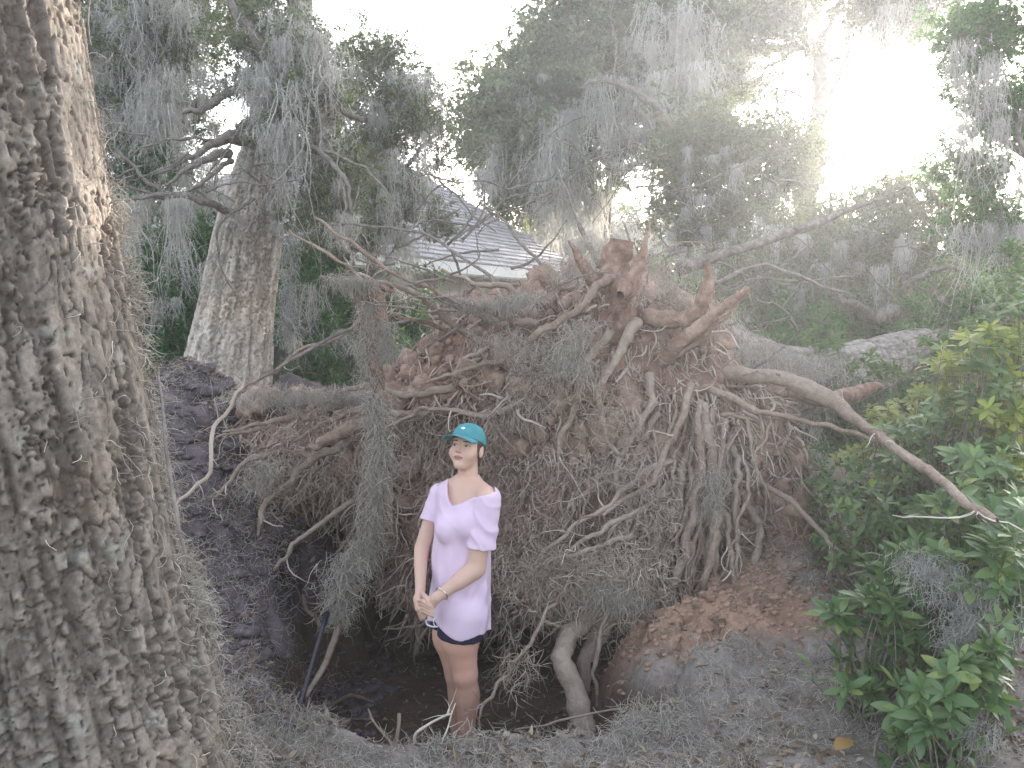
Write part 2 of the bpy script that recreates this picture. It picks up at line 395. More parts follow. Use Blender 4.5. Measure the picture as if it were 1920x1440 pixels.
gx = np.unique(np.concatenate([-np.geomspace(2.9, 400, 26), np.arange(-2.9, 3.3, 0.017), np.geomspace(3.3, 400, 26)]))
gy = np.unique(np.concatenate([-np.geomspace(0.5, 400, 20), np.arange(-0.5, 2.2, 0.1), np.arange(2.2, 6.4, 0.017), np.geomspace(6.4, 500, 34)]))
GX, GY = np.meshgrid(gx, gy, indexing='ij'); GZ = H(GX, GY)
nx, ny = GX.shape; ii = np.arange(nx-1)[:, None]*ny+np.arange(ny-1)[None]
gf = np.stack([ii, ii+ny, ii+ny+1, ii+1], -1).reshape(-1, 4)
x, y = GX.ravel(), GY.ravel(); z0 = GZ.ravel()
def ground_col(x, y, z0):
    n = fbm(x*1.8, y*1.8, 0*x, 3, 3)[:, None]; n2 = fbm(x*7, y*7, 0*x, 3, 4)[:, None]
    litter = np.array([0.25, 0.22, 0.20])*(1+0.35*n2)
    n4 = fbm(x*19, y*19, 0*x, 3, 14)[:, None]; humus = np.array([0.125, 0.105, 0.115])*(1+0.7*n2+0.9*n4)
    clay = np.array([0.35, 0.225, 0.165])*(1+0.3*n2)
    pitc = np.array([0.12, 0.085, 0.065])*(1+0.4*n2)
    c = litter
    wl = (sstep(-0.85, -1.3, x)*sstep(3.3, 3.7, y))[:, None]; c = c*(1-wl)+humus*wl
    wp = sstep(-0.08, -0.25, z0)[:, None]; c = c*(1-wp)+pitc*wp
    d = np.exp(-((x-0.95)/0.55)**2-((y-4.25)/0.42)**2)+0.5*np.exp(-((x-1.5)/0.6)**2-((y-5.2)/0.9)**2)
    wc = sstep(0.33, 0.62, d+0.25*n[:, 0])[:, None]; c = c*(1-wc)+clay*wc
    return np.clip(c, 0.01, 1)
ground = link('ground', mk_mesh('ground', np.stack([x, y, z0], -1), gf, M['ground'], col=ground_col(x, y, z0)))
tag(ground, kind='structure')

# ------------------------------------------------------------------ the uprooted tree: soil plate, roots, fallen trunk
OUT = [(425, 742), (520, 716), (600, 735), (680, 712), (770, 682), (850, 575), (950, 530), (1050, 508), (1150, 496), (1250, 512), (1342, 565),
       (1385, 690), (1465, 760), (1500, 860), (1520, 980), (1500, 1090), (1420, 1170), (1300, 1215), (1230, 1215), (1190, 1150), (1120, 1100), (1020, 1150),
       (930, 1200), (850, 1205), (760, 1190), (690, 1150), (650, 1090), (570, 1040), (520, 960), (455, 905), (420, 850)]
poly = np.array([P(a, b, 5.15)[[0, 2]] for a, b in OUT])
def sd_poly(X, Z, v):
    d = np.full(X.shape, 1e9, np.float32); s = np.ones(X.shape, np.float32)
    for i in range(len(v)):
        a = v[i]; b = v[i-1]; e = b-a; wx, wz = X-a[0], Z-a[1]
        t = np.clip((wx*e[0]+wz*e[1])/(e@e), 0, 1); bx, bz = wx-e[0]*t, wz-e[1]*t
        d = np.minimum(d, bx*bx+bz*bz)
        c1 = Z >= a[1]; c2 = Z < b[1]; c3 = e[0]*wz > e[1]*wx
        fl = (c1 & c2 & c3) | (~c1 & ~c2 & ~c3); s = np.where(fl, -s, s)
    return s*np.sqrt(d)
def front_y(x, z):
    """distance of the plate's face: bulging in the upper middle, cut back at the foot and at the far left"""
    f = 4.98+0.42*sstep(0.35, -0.55, z)*sstep(0.9, 0.2, x)+0.30*sstep(1.2, 2.0, z)-0.22*np.exp(-((x-0.75)/0.6)**2-((z-0.7)/0.7)**2)
    f = f+0.22*sstep(-0.8, -1.7, x)+0.35*np.exp(-((x+1.0)/0.35)**2-((z-0.25)/0.35)**2)
    return f
def plate_sdf(X, Y, Z):
    d2 = sd_poly(X[:, 0, :], Z[:, 0, :], poly)[:, None, :]
    fy = front_y(X[:, 0, :], Z[:, 0, :])[:, None, :]
    ed = np.clip(-d2/0.35, 0, 1); rnd_ = 0.28*(1-np.sqrt(1-(1-ed)**2))
    d = smax(d2, np.maximum(fy+rnd_-Y, Y-(5.95-0.2*rnd_)), 0.08)
    n = fbm(X*2.3, Y*2.3, Z*1.6, 5, 41, 0.6); rid = np.abs(fbm(X*5.5, Y*5.5, Z*3.0, 3, 52))
    return d+0.20*n+0.17*(rid-0.2)+0.035*fbm(X*14, Y*14, Z*10, 2, 71)
pv, pf = grid_sdf(plate_sdf, (-1.95, 4.3, -0.95), (2.0, 6.3, 2.25), 0.024)
n = fbm(pv[:, 0]*2.2, pv[:, 1]*2.2, pv[:, 2]*2.2, 4, 61)[:, None]; n3 = fbm(pv[:, 0]*9, pv[:, 1]*9, pv[:, 2]*9, 3, 62)[:, None]
red = np.array([0.36, 0.22, 0.17]); tan = np.array([0.50, 0.365, 0.29]); hum = np.array([0.12, 0.095, 0.095])
w = sstep(-0.05, 0.35, n[:, 0])[:, None]; pc = red*(1-w)+tan*w
topw = (sstep(-0.7, -1.2, pv[:, 0])*sstep(0.85, 1.05, pv[:, 2]))[:, None]; pc = pc*(1-topw)+hum*topw
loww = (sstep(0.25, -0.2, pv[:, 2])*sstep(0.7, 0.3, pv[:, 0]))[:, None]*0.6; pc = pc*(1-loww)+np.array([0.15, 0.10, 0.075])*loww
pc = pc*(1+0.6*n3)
UP = thing('uprooted_tree', (0.5, 5.4, 0.0), 'uprooted oak tipped over with a wall of red clay and tangled roots behind the girl', 'fallen tree')
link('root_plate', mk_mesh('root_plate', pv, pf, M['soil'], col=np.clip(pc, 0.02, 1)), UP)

def path(ctrl, n=24, jit=0.0, seed=0):
    """ctrl: (px, py, D, radius_px) list -> points, radii in metres"""
    pts = np.array([P(c[0], c[1], c[2]) for c in ctrl]); r = np.array([(c[3] if c[3] > 12 else c[3]*0.78)*c[2]/FPX for c in ctrl])
    q = catmull(np.hstack([pts, r[:, None]]), n); p = q[:, :3]; r = np.maximum(q[:, 3], 0.001)
    if jit:
        rs = np.random.RandomState(seed+11); s = np.cumsum(np.linalg.norm(np.diff(p, axis=0, prepend=p[:1]), axis=1))
        k = rs.rand(3)*50
        for a in range(3): p[:, a] += jit*fbm(s*4+k[a], 0*s+seed, 0*s, 3, seed+a)+0.45*jit*fbm(s*17+k[a], 0*s+seed, 0*s, 2, seed+a+9)
    return p, r

rng = np.random.RandomState(7)
fine_seeds = []   # (points, radius) on which rootlets grow
def root(ctrl, n=26, sides=9, mat='root', jit=0.04, seed=None, rough=0.42, parent=None, name='root', fs=True):
    seed = rng.randint(9999) if seed is None else seed
    n = int(n*1.6); p, r = path(ctrl, n, jit, seed)
    v, f = tube(p, r, sides, rough, seed, 26)
    o = link(name, mk_mesh(name, v, [f[1], f[0]] if len(f) > 1 else f, M[mat], rnd=np.full(len(v), rng.rand())), parent or UP)
    if fs: fine_seeds.append((p, r))
    return o

# big broken stubs at the top of the plate
root([(1165, 640, 4.95, 20), (1170, 590, 4.88, 22), (1160, 540, 4.85, 27), (1150, 500, 4.85, 29), (1158, 470, 4.85, 27), (1162, 452, 4.85, 24)], 26, 14, 'redroot', 0.02, rough=0.35)
root([(1140, 540, 4.9, 18), (1110, 515, 4.88, 14), (1092, 490, 4.86, 11), (1078, 465, 4.85, 7), (1068, 450, 4.84, 3)], 16, 9, 'redroot', 0.01)
root([(1150, 585, 4.8, 13), (1172, 548, 4.72, 17), (1190, 515, 4.72, 15), (1205, 470, 4.75, 9), (1215, 430, 4.76, 4), (1222, 408, 4.76, 2)], 18, 10, 'redroot', 0.01)
root([(1185, 520, 4.75, 12), (1172, 540, 4.66, 15), (1163, 552, 4.62, 11)], 10, 10, 'redroot', 0.0)
root([(1160, 510, 4.8, 14), (1130, 535, 4.75, 12), (1095, 575, 4.7, 9), (1060, 600, 4.68, 9), (1000, 640, 4.7, 8), (930, 680, 4.75, 7), (860, 705, 4.8, 5), (790, 730, 4.85, 3)], 34, 9)
root([(1210, 590, 4.95, 16), (1270, 600, 4.85, 16), (1310, 585, 4.8, 15), (1325, 545, 4.75, 13), (1330, 515, 4.72, 10), (1322, 492, 4.7, 8)], 24, 11, 'redroot', 0.012)
root([(1235, 680, 4.9, 16), (1290, 630, 4.78, 14), (1345, 585, 4.7, 12), (1380, 560, 4.65, 11), (1396, 545, 4.62, 10), (1400, 538, 4.62, 7)], 22, 10, 'redroot', 0.015)
root([(1230, 700, 4.95, 8), (1310, 640, 4.8, 7), (1380, 590, 4.75, 5), (1400, 555, 4.7, 2)], 20, 7)
# long roots reaching to the right
root([(1300, 700, 5.0, 15), (1380, 698, 4.95, 15), (1470, 712, 4.85, 14), (1540, 745, 4.75, 17), (1620, 800, 4.4, 12), (1700, 850, 3.9, 12), (1745, 885, 3.5, 12), (1800, 935, 3.1, 11), (1862, 975, 2.85, 9)], 44, 12, 'root', 0.02, rough=0.2)
root([(1480, 735, 4.85, 12), (1560, 750, 4.9, 16), (1610, 735, 5.0, 14), (1645, 722, 5.05, 9), (1655, 728, 5.05, 4)], 18, 10, 'redroot', 0.01)
root([(1290, 720, 4.85, 10), (1350, 735, 4.7, 10), (1405, 762, 4.6, 9), (1440, 772, 4.55, 7), (1540, 797, 4.45, 6), (1640, 828, 4.3, 4), (1670, 838, 4.25, 2)], 34, 8)
root([(1370, 860, 4.9, 8), (1430, 905, 4.75, 8), (1490, 945, 4.6, 7), (1540, 990, 4.5, 6), (1595, 1045, 4.4, 4)], 26, 8)
root([(1350, 770, 4.7, 6), (1400, 800, 4.6, 5), (1420, 880, 4.55, 4), (1440, 930, 4.55, 3), (1425, 990, 4.6, 2)], 22, 6)
root([(1410, 770, 4.6, 5), (1440, 800, 4.55, 4), (1420, 850, 4.52, 3), (1425, 930, 4.52, 2)], 18, 6)
# vertical and fanning roots of the lower right
for c in [[(1300, 720, 4.75, 10), (1275, 800, 4.62, 9), (1235, 870, 4.5, 8), (1180, 930, 4.42, 6), (1130, 970, 4.38, 4)],
          [(1320, 760, 4.72, 12), (1330, 860, 4.58, 11), (1335, 950, 4.5, 11), (1340, 1040, 4.48, 9), (1330, 1130, 4.5, 7)],
          [(1310, 760, 4.7, 9), (1310, 860, 4.55, 9), (1290, 960, 4.45, 10), (1270, 1060, 4.42, 11), (1240, 1150, 4.42, 12), (1205, 1215, 4.45, 10)],
          [(1345, 940, 4.5, 12), (1340, 1030, 4.45, 11), (1310, 1110, 4.4, 10), (1290, 1180, 4.38, 7), (1280, 1230, 4.38, 4)],
          [(1300, 860, 4.6, 6), (1360, 960, 4.5, 7), (1370, 1060, 4.45, 6), (1375, 1140, 4.45, 4)],
          [(1380, 900, 4.75, 9), (1420, 990, 4.62, 10), (1400, 1080, 4.55, 9), (1385, 1150, 4.5, 7)],
          [(1260, 860, 4.6, 7), (1215, 880, 4.5, 7), (1150, 940, 4.42, 6), (1080, 990, 4.35, 5), (1010, 1050, 4.25, 4)],
          [(1250, 900, 4.6, 8), (1190, 960, 4.45, 7), (1120, 1010, 4.35, 6), (1060, 1050, 4.3, 5), (990, 1075, 4.25, 3)],
          [(1230, 780, 4.75, 8), (1180, 870, 4.6, 7), (1130, 900, 4.55, 5), (1080, 930, 4.5, 4)],
          [(1190, 600, 4.85, 13), (1150, 680, 4.75, 10), (1120, 740, 4.68, 8), (1140, 820, 4.6, 6), (1170, 870, 4.58, 4)],
          [(1140, 620, 4.85, 11), (1090, 700, 4.75, 9), (1070, 780, 4.68, 8), (1050, 850, 4.6, 6), (1040, 900, 4.6, 4)],
          [(1230, 700, 4.8, 12), (1215, 760, 4.7, 9), (1180, 830, 4.6, 7), (1150, 900, 4.55, 7), (1175, 960, 4.5, 4)],
          [(1230, 1020, 4.5, 9), (1190, 1100, 4.4, 10), (1150, 1140, 4.35, 13), (1085, 1165, 4.25, 17), (1055, 1215, 4.1, 20), (1065, 1270, 4.0, 21), (1085, 1330, 3.92, 22), (1088, 1380, 3.88, 23)],
          [(1160, 1130, 4.5, 14), (1130, 1190, 4.4, 16), (1105, 1235, 4.3, 14), (1098, 1290, 4.25, 12)],
          [(1180, 1150, 4.5, 12), (1190, 1210, 4.42, 14), (1210, 1250, 4.35, 14), (1250, 1270, 4.3, 10)],
          [(1190, 1000, 4.3, 8), (1120, 1020, 4.25, 6), (1010, 1060, 4.2, 4), (1000, 1080, 4.2, 3), (1040, 1150, 4.15, 3)],
          [(1095, 1020, 4.3, 3), (1060, 1100, 4.2, 4), (1010, 1170, 4.05, 5), (960, 1245, 3.95, 5), (920, 1310, 3.85, 4), (903, 1345, 3.8, 3)],
          [(1140, 1120, 4.2, 5), (1125, 1190, 4.15, 6), (1118, 1250, 4.12, 6), (1122, 1310, 4.1, 4), (1121, 1345, 4.1, 2)],
          [(1010, 1140, 4.2, 3), (1000, 1060, 4.2, 4), (990, 1090, 4.2, 6), (1010, 1140, 4.2, 6), (1050, 1180, 4.2, 5)]]:
    root(c, 34, 9)
rv = np.random.RandomState(44)
for k in range(18):   # packed fan of cords falling to the clay mound
    x0 = rv.uniform(1270, 1400); x1 = x0+(x0-1330)*rv.uniform(.3, .9)-rv.uniform(0, 60); y0, y1 = rv.uniform(760, 900), rv.uniform(1080, 1215); w = rv.uniform(3, 9)
    root([(x0, y0, 4.72, w), (x0*.7+x1*.3+rv.normal(0, 12), y0*.7+y1*.3, 4.55, w), (x0*.35+x1*.65+rv.normal(0, 14), y0*.35+y1*.65, 4.47, w*.85), (x1, y1, 4.42, w*.4)], 26, 7)
# roots on the left flank
for c in [[(860, 770, 4.9, 9), (780, 775, 4.82, 9), (700, 765, 4.75, 8), (620, 790, 4.7, 6), (560, 830, 4.66, 4)],
          [(740, 780, 4.8, 14), (680, 800, 4.7, 15), (620, 825, 4.6, 13), (575, 840, 4.55, 6)],
          [(720, 740, 4.9, 10), (640, 755, 4.82, 12), (570, 780, 4.75, 10), (500, 790, 4.7, 6), (420, 810, 4.6, 3)],
          [(850, 720, 4.9, 10), (760, 740, 4.85, 8), (690, 730, 4.8, 7), (600, 760, 4.8, 6), (480, 800, 4.7, 4), (400, 815, 4.6, 2)],
          [(980, 760, 4.75, 7), (900, 775, 4.7, 7), (800, 765, 4.7, 5), (730, 790, 4.7, 3)],
          [(640, 840, 4.8, 10), (560, 880, 4.72, 9), (500, 950, 4.65, 7), (485, 1010, 4.6, 4)],
          [(600, 850, 4.8, 8), (520, 850, 4.7, 8), (450, 880, 4.6, 6), (400, 940, 4.5, 3)],
          [(760, 930, 4.95, 9), (680, 930, 4.8, 8), (600, 980, 4.7, 6), (530, 1050, 4.55, 5), (480, 1130, 4.45, 4)],
          [(560, 1110, 4.9, 5), (600, 1180, 4.8, 5), (640, 1160, 4.75, 4)],
          [(850, 620, 4.9, 7), (780, 600, 4.8, 6), (720, 590, 4.75, 4), (640, 620, 4.7, 5), (560, 665, 4.62, 4), (470, 710, 4.55, 3), (430, 740, 4.5, 2)],
          [(960, 600, 4.8, 11), (900, 570, 4.7, 8), (830, 550, 4.65, 6), (760, 520, 4.6, 4), (690, 470, 4.55, 5), (640, 440, 4.5, 4), (590, 415, 4.5, 3)],
          [(900, 640, 4.8, 10), (840, 590, 4.72, 8), (760, 540, 4.65, 6), (700, 520, 4.6, 4), (620, 480, 4.6, 4), (545, 440, 4.6, 3)],
          [(980, 560, 4.9, 10), (930, 530, 4.85, 8), (880, 520, 4.8, 5), (830, 500, 4.8, 3)],
          [(1000, 600, 4.9, 9), (930, 600, 4.8, 10), (860, 580, 4.75, 8), (800, 590, 4.75, 4)]]:
    root(c, 30, 8)

# secondary roots spread over the face
rs = np.random.RandomState(23); ctr = np.array([P(1190, 600, 5)[0], 0, P(1190, 600, 5)[2]])
norms = None
cand = pv[(pv[:, 1] < 5.35)]
tries = cand[rs.randint(len(cand), size=4000)]
cnt = 0
for q in tries:
    if cnt >= 215: break
    px_, py_ = to_px(q)
    if q[1] > front_y(q[0], q[2])+0.18: continue
    if rs.rand() > (1.0 if q[2] > 0.1 else 0.35): continue
    if q[0] < -1.25 and q[2] > 1.0: continue
    rad = nrm(np.array([q[0]-ctr[0], 0, q[2]-ctr[2]])); L = rs.uniform(0.25, 0.8); k = 7
    r0 = rs.choice([0.005, 0.007, 0.010, 0.014], p=[.35, .35, .2, .1])
    d = nrm(rad*0.75+np.array([0, -0.55, -0.35])+rs.normal(0, 0.35, 3)); pts = [q+np.array([0, 0.06, 0])]; p = pts[0]
    for i in range(k):
        d = nrm(d+rs.normal(0, 0.22, 3)+np.array([0, 0.06, -0.20])); p = p+d*L/k
        fy = front_y(p[0], p[2])-0.02
        if p[1] < fy-0.35: d[1] = abs(d[1])
        pts.append(p)
    pp = catmull(np.array(pts), 20); rr = r0*np.linspace(1, 0.25, 20)
    v, f = tube(pp, rr, 6, 0.25, cnt, 20)
    link('root', mk_mesh('root', v, [f[1], f[0]], M['root'], rnd=np.full(len(v), rs.rand())), UP)
    fine_seeds.append((pp, rr)); cnt += 1

# finer roots: children of the roots, then hair-like rootlets; joined, beyond counting
rs = np.random.RandomState(5); fm = MB(); O = []; D_ = []; L_ = []; R_ = []
for p, r in fine_seeds:
    t = nrm(np.gradient(p, axis=0)); ln = np.sum(np.linalg.norm(np.diff(p, axis=0), axis=1)); m = int(ln*16)
    idx = rs.randint(1, len(p), size=m); fr = nrm(rs.normal(size=(m, 3)))
    O.append(p[idx]); D_.append(t[idx]*0.8+fr*0.7); L_.append(rs.uniform(0.07, 0.32, m)); R_.append(np.minimum(r[idx]*0.45, rs.uniform(0.0020, 0.0055, m)))
idx = rs.randint(len(cand), size=2600); O.append(cand[idx]); L_.append(rs.uniform(0.06, 0.34, 2600)); R_.append(rs.uniform(0.0015, 0.0042, 2600))
rad = cand[idx]-ctr; rad[:, 1] = 0; D_.append(nrm(rad)*0.5+np.array([0, -0.6, -0.4])+rs.normal(0, 0.35, (2600, 3)))
O = np.concatenate(O); D_ = np.concatenate(D_); L_ = np.concatenate(L_); R_ = np.concatenate(R_)
km = rs.rand(len(O)) < np.clip(0.12+2.8*fbm(O[:, 0]*3.1, O[:, 1]*3.1, O[:, 2]*2.2, 3, 88), 0.10, 1); O, D_, L_, R_ = O[km], D_[km], L_[km], R_[km]
v, f, r, pts = strands(O, D_, L_, 8, R_*1.25, rs, 0.34, 0.14, 3); fm.add(v, f, r=r*0.6+0.1)
n_sub = int(len(O)*1.2); si = rs.randint(len(O), size=n_sub); ki = rs.randint(2, 9, size=n_sub)
o2 = pts[si, ki]; d2 = (pts[si, ki]-pts[si, ki-1])*30+rs.normal(0, 0.7, (n_sub, 3))
v, f, r, _ = strands(o2, d2, rs.uniform(0.03, 0.11, n_sub), 4, rs.uniform(0.0014, 0.0026, n_sub), rs, 0.5, 0.12, 3); fm.add(v, f, r=r*0.5+0.3)
# clods of clay still packed between the roots
rk = np.random.RandomState(91); km_ = MB()
def lump(seed, nlat=9, nlon=13):
    v = []
    for i in range(1, nlat):
        for j in range(nlon): a, b = np.pi*i/nlat, 2*np.pi*j/nlon; v.append([math.sin(a)*math.cos(b), math.sin(a)*math.sin(b), math.cos(a)])
    v = np.array(v+[[0, 0, 1.], [0, 0, -1.]]); v = v*(1+0.55*fbm(v[:, 0]*1.6+seed*3, v[:, 1]*1.6, v[:, 2]*1.6, 2, seed)+.35*fbm(v[:, 0]*5+seed, v[:, 1]*5, v[:, 2]*5, 3, seed))[:, None]
    i = np.arange(nlat-2)[:, None]*nlon; j = np.arange(nlon)[None]; j2 = (j+1) % nlon; jj = np.arange(nlon); jn = (jj+1) % nlon; b0 = (nlat-2)*nlon
    return v, [np.stack([i+j, i+nlon+j, i+nlon+j2, i+j2], -1).reshape(-1, 4), np.stack([np.full(nlon, len(v)-2), jj, jn], -1), np.stack([np.full(nlon, len(v)-1), b0+jn, b0+jj], -1)]
LP_ = [lump(i) for i in range(8)]
for q in cand[rk.randint(len(cand), size=1500)]:
    if q[2] < -.25 or fbm(np.array([q[0]*2.1]), np.array([q[1]]), np.array([q[2]*2.1]), 2, 92)[0] < -.12: continue
    s = min(rk.gamma(2.0, .014)+.012, .11); lv_, lf_ = LP_[rk.randint(8)]; Rm = np.array(Matrix.Rotation(rk.rand()*6, 3, 'Y') @ Matrix.Rotation(rk.rand()*6, 3, 'X'))
    vv = (lv_*s*[1, .8, 1]) @ Rm.T+q+[0, -.02-s*.15, 0]; m_c = np.array([0.36, 0.235, 0.185])*(1-.0)+np.array([.13, .12, .10])*rk.rand(); nn3 = fbm(vv[:, 0]*40, vv[:, 1]*40, vv[:, 2]*40, 2, 5)[:, None]
    km_.add(vv, lf_, col=m_c*(1+.35*nn3))
o = link('soil_clods', km_.mesh('soil_clods', M['soil'], col=True), UP); o['kind'] = 'stuff'
# soil-caked short roots hanging in shaggy bunches all over the face
rc = np.random.RandomState(15); cm = MB(); nb = 900; bi = rc.randint(len(cand), size=nb)
for q in cand[bi]:
    if q[0] < -1.2 and q[2] > 1.0: continue
    m = rc.randint(6, 15); rad = q-ctr; rad[1] = 0; rad = nrm(rad); ax_ = rad*rc.uniform(.2, .7)+np.array([0, -.45, -.55])+rc.normal(0, .18, 3); LL = rc.uniform(.08, .34)
    o_ = q+nrm(ax_)*rc.uniform(0, .6, (m, 1))*LL*.6+rc.normal(0, .025, (m, 3)); r0 = rc.uniform(.004, .0125)
    v, f, r, _ = strands(o_, ax_+rc.normal(0, .28, (m, 3)), rc.uniform(.5, 1.1, m)*LL, 7, r0*rc.uniform(.5, 1.2, m), rc, .30, .22, 4, taper=.75)
    v = v+0.0035*np.stack([vnoise(v[:, 0]*90+a*7, v[:, 1]*90, v[:, 2]*90, a) for a in range(3)], -1); cm.add(v, f, r=r)
o = link('caked_roots', cm.mesh('caked_roots', M['caked']), UP); o['kind'] = 'stuff'
# pale dense tufts of feeder roots hanging at the lower middle and lower right
tufts = [(1010, 1070, 4.2, 60, 40, 260), (1100, 1110, 4.2, 110, 60, 900), (1190, 1090, 4.3, 60, 80, 500), (1110, 1060, 4.25, 80, 50, 400), (1190, 900, 4.45, 25, 110, 260), (975, 1250, 3.97, 25, 40, 140),
         (1060, 710, 4.65, 60, 80, 300), (1150, 790, 4.6, 40, 80, 220), (1240, 960, 4.4, 30, 90, 260), (1080, 880, 4.5, 70, 40, 220), (1330, 900, 4.5, 30, 100, 260),
         (950, 880, 4.8, 30, 100, 260), (640, 890, 4.75, 90, 50, 260), (500, 880, 4.7, 50, 70, 260), (790, 820, 4.85, 60, 60, 240), (560, 800, 4.7, 90, 40, 260), (1000, 1000, 4.6, 60, 60, 200)]
for (cx, cy, D, rx, ry, m) in tufts:
    o = np.array([P(cx+rs.normal(0, rx*0.75), cy+rs.normal(0, ry*0.6), D+rs.normal(0, 0.06)) for _ in range(m)])
    v, f, r, _ = strands(o, rs.normal(0, 0.8, (m, 3))+np.array([0, 0, -0.4]), rs.uniform(0.05, 0.18, m), 6, rs.uniform(0.0014, 0.0032, m), rs, 0.5, 0.2, 3)
    fm.add(v, f, r=r*0.35+0.55)
o = link('fine_roots', fm.mesh('fine_roots', M['fineroot']), UP); o['kind'] = 'stuff'

# ------------------------------------------------------------------ bark trunks
def trunk_mesh(ctrl, rows, cols, seed, cell=(0.055, 0.085), depth=0.02, ridge=0.02, base=(0.215, 0.186, 0.160), dark=(0.085, 0.07, 0.06), lich=0.28, facing=None, noise=0.04):
    """ctrl: list of x, y, z, r"""
    q = catmull(np.array(ctrl, float), rows); c = q[:, :3]; r = q[:, 3]
    t, n, b = frames(c)
    if facing is None: a = np.linspace(-np.pi, np.pi, cols, endpoint=False)
    else:
        k = int(cols*0.8); a = np.concatenate([np.linspace(-1.95, 1.95, k), np.linspace(1.95, 2*np.pi-1.95, cols-k+2)[1:-1]])
        g = np.array(facing); g = g-t*(t@g)[:, None]; n = nrm(g); b = np.cross(t, n)
    s = np.concatenate([[0], np.cumsum(np.linalg.norm(np.diff(c, axis=0), axis=1))])
    ring = np.cos(a)[None, :, None]*n[:, None]+np.sin(a)[None, :, None]*b[:, None]
    rm = float(np.mean(r))
    # cylinder coordinates wrapped seamlessly: use the direction ring scaled by radius for the noise
    A = np.broadcast_to(a[None], (rows, len(a))); S = np.broadcast_to(s[:, None], A.shape)
    arc = A*rm
    wx = 0.7*fbm(ring[..., 0]*rm*9, ring[..., 1]*rm*9, S*5, 3, seed)*cell[0]*1.4; wz = 0.7*fbm(ring[..., 0]*rm*8+9, ring[..., 1]*rm*8, S*8, 3, seed+3)*cell[1]*1.2
    per = max(3, round(2*np.pi*rm/cell[0])); u = (arc+wx)/(2*np.pi*rm)*per; w = (S+wz)/cell[1]
    f1, f2, cid = voronoi2(u*1.0, w, seed, 0.98)
    g1, g2, gid = voronoi2(u*2.3+3*fbm(u*0.7, w*0.7, 0*u, 2, seed), w*2.0, seed+50, 0.98)
    rag = fbm(ring[..., 0]*rm*45, ring[..., 1]*rm*45, S*45, 3, seed+2)
    wid = 0.07+0.07*fbm(u*0.5, w*0.5, 0*u, 2, seed+60)
    crack = sstep(0.0, 1.0, (f2-f1+0.05*rag)/np.maximum(wid, 0.03)); crk2 = sstep(0.0, 0.16, g2-g1+0.12*rag)
    rd = 1-np.abs(fbm(ring[..., 0]*rm*13, ring[..., 1]*rm*13, S*1.7+0.5*rag, 3, seed+5))*2.6; fur = sstep(0.45, 1.0, rd)
    fine = fbm(ring[..., 0]*rm*60, ring[..., 1]*rm*60, S*45, 4, seed+8, 0.65)
    big = fbm(ring[..., 0]*1.7, ring[..., 1]*1.7, S*0.9, 3, seed+6)
    h = depth*(crack-1)*(0.4+cid)-ridge*fur+0.12*depth*(crk2-1)+0.0022*fine+depth*0.5*(cid-0.5)+depth*0.25*(gid-0.5)
    R = r[:, None]*(1+noise*big)+h
    v = c[:, None]+ring*R[..., None]
    fac = np.clip(crack*(1-0.55*fur)*(0.8+0.2*crk2), 0, 1)[..., None]
    tone = (1+0.45*(cid[..., None]-0.5)+0.35*(gid[..., None]-.5)+0.6*fine[..., None])
    col = np.array(dark)*(1-fac)+np.array(base)*tone*fac
    wv = sstep(0.1, 0.6, fbm(ring[..., 0]*rm*4, ring[..., 1]*rm*4, S*3, 3, seed+20))[..., None]
    col = col*(1-0.35*wv)+col*np.array([1.12, 0.95, 0.82])*0.35*wv
    ln = sstep(0.38, 0.5, fbm(ring[..., 0]*rm*17, ring[..., 1]*rm*17, S*13, 2, seed+30))[..., None]*fac*lich
    col = col*(1-ln)+np.array([0.42, 0.46, 0.41])*ln
    k = len(a); i = np.arange(rows-1)[:, None]*k; j = np.arange(k)[None]; j2 = (j+1) % k
    fq = np.stack([i+j, i+j2, i+k+j2, i+k+j], -1).reshape(-1, 4)
    return v.reshape(-1, 3), fq, np.clip(col.reshape(-1, 3), 0.01, 1), v

# great oak at the left edge, close to the camera
bt = thing('oak_tree', (-1.42, 2.35, 0), 'massive rough-barked oak trunk filling the left edge, curls of moss down its side', 'tree')
BT = [(-1.17, 2.30, -0.25, 0.72), (-1.21, 2.30, 0.0, 0.58), (-1.26, 2.30, 0.25, 0.50), (-1.31, 2.30, 0.55, 0.45), (-1.37, 2.30, 0.95, 0.42), (-1.44, 2.30, 1.4, 0.415),
      (-1.52, 2.30, 1.9, 0.42), (-1.60, 2.30, 2.4, 0.435), (-1.70, 2.32, 3.0, 0.46), (-1.80, 2.34, 3.6, 0.45), (-1.9, 2.4, 4.6, 0.42)]
v, f, c, vg = trunk_mesh(BT, 900, 420, 3, (0.036, 0.100), 0.009, 0.022, facing=(0.55, -0.85, 0), noise=0.03)
link('trunk', mk_mesh('trunk', v, f, M['bark'], col=c), bt)
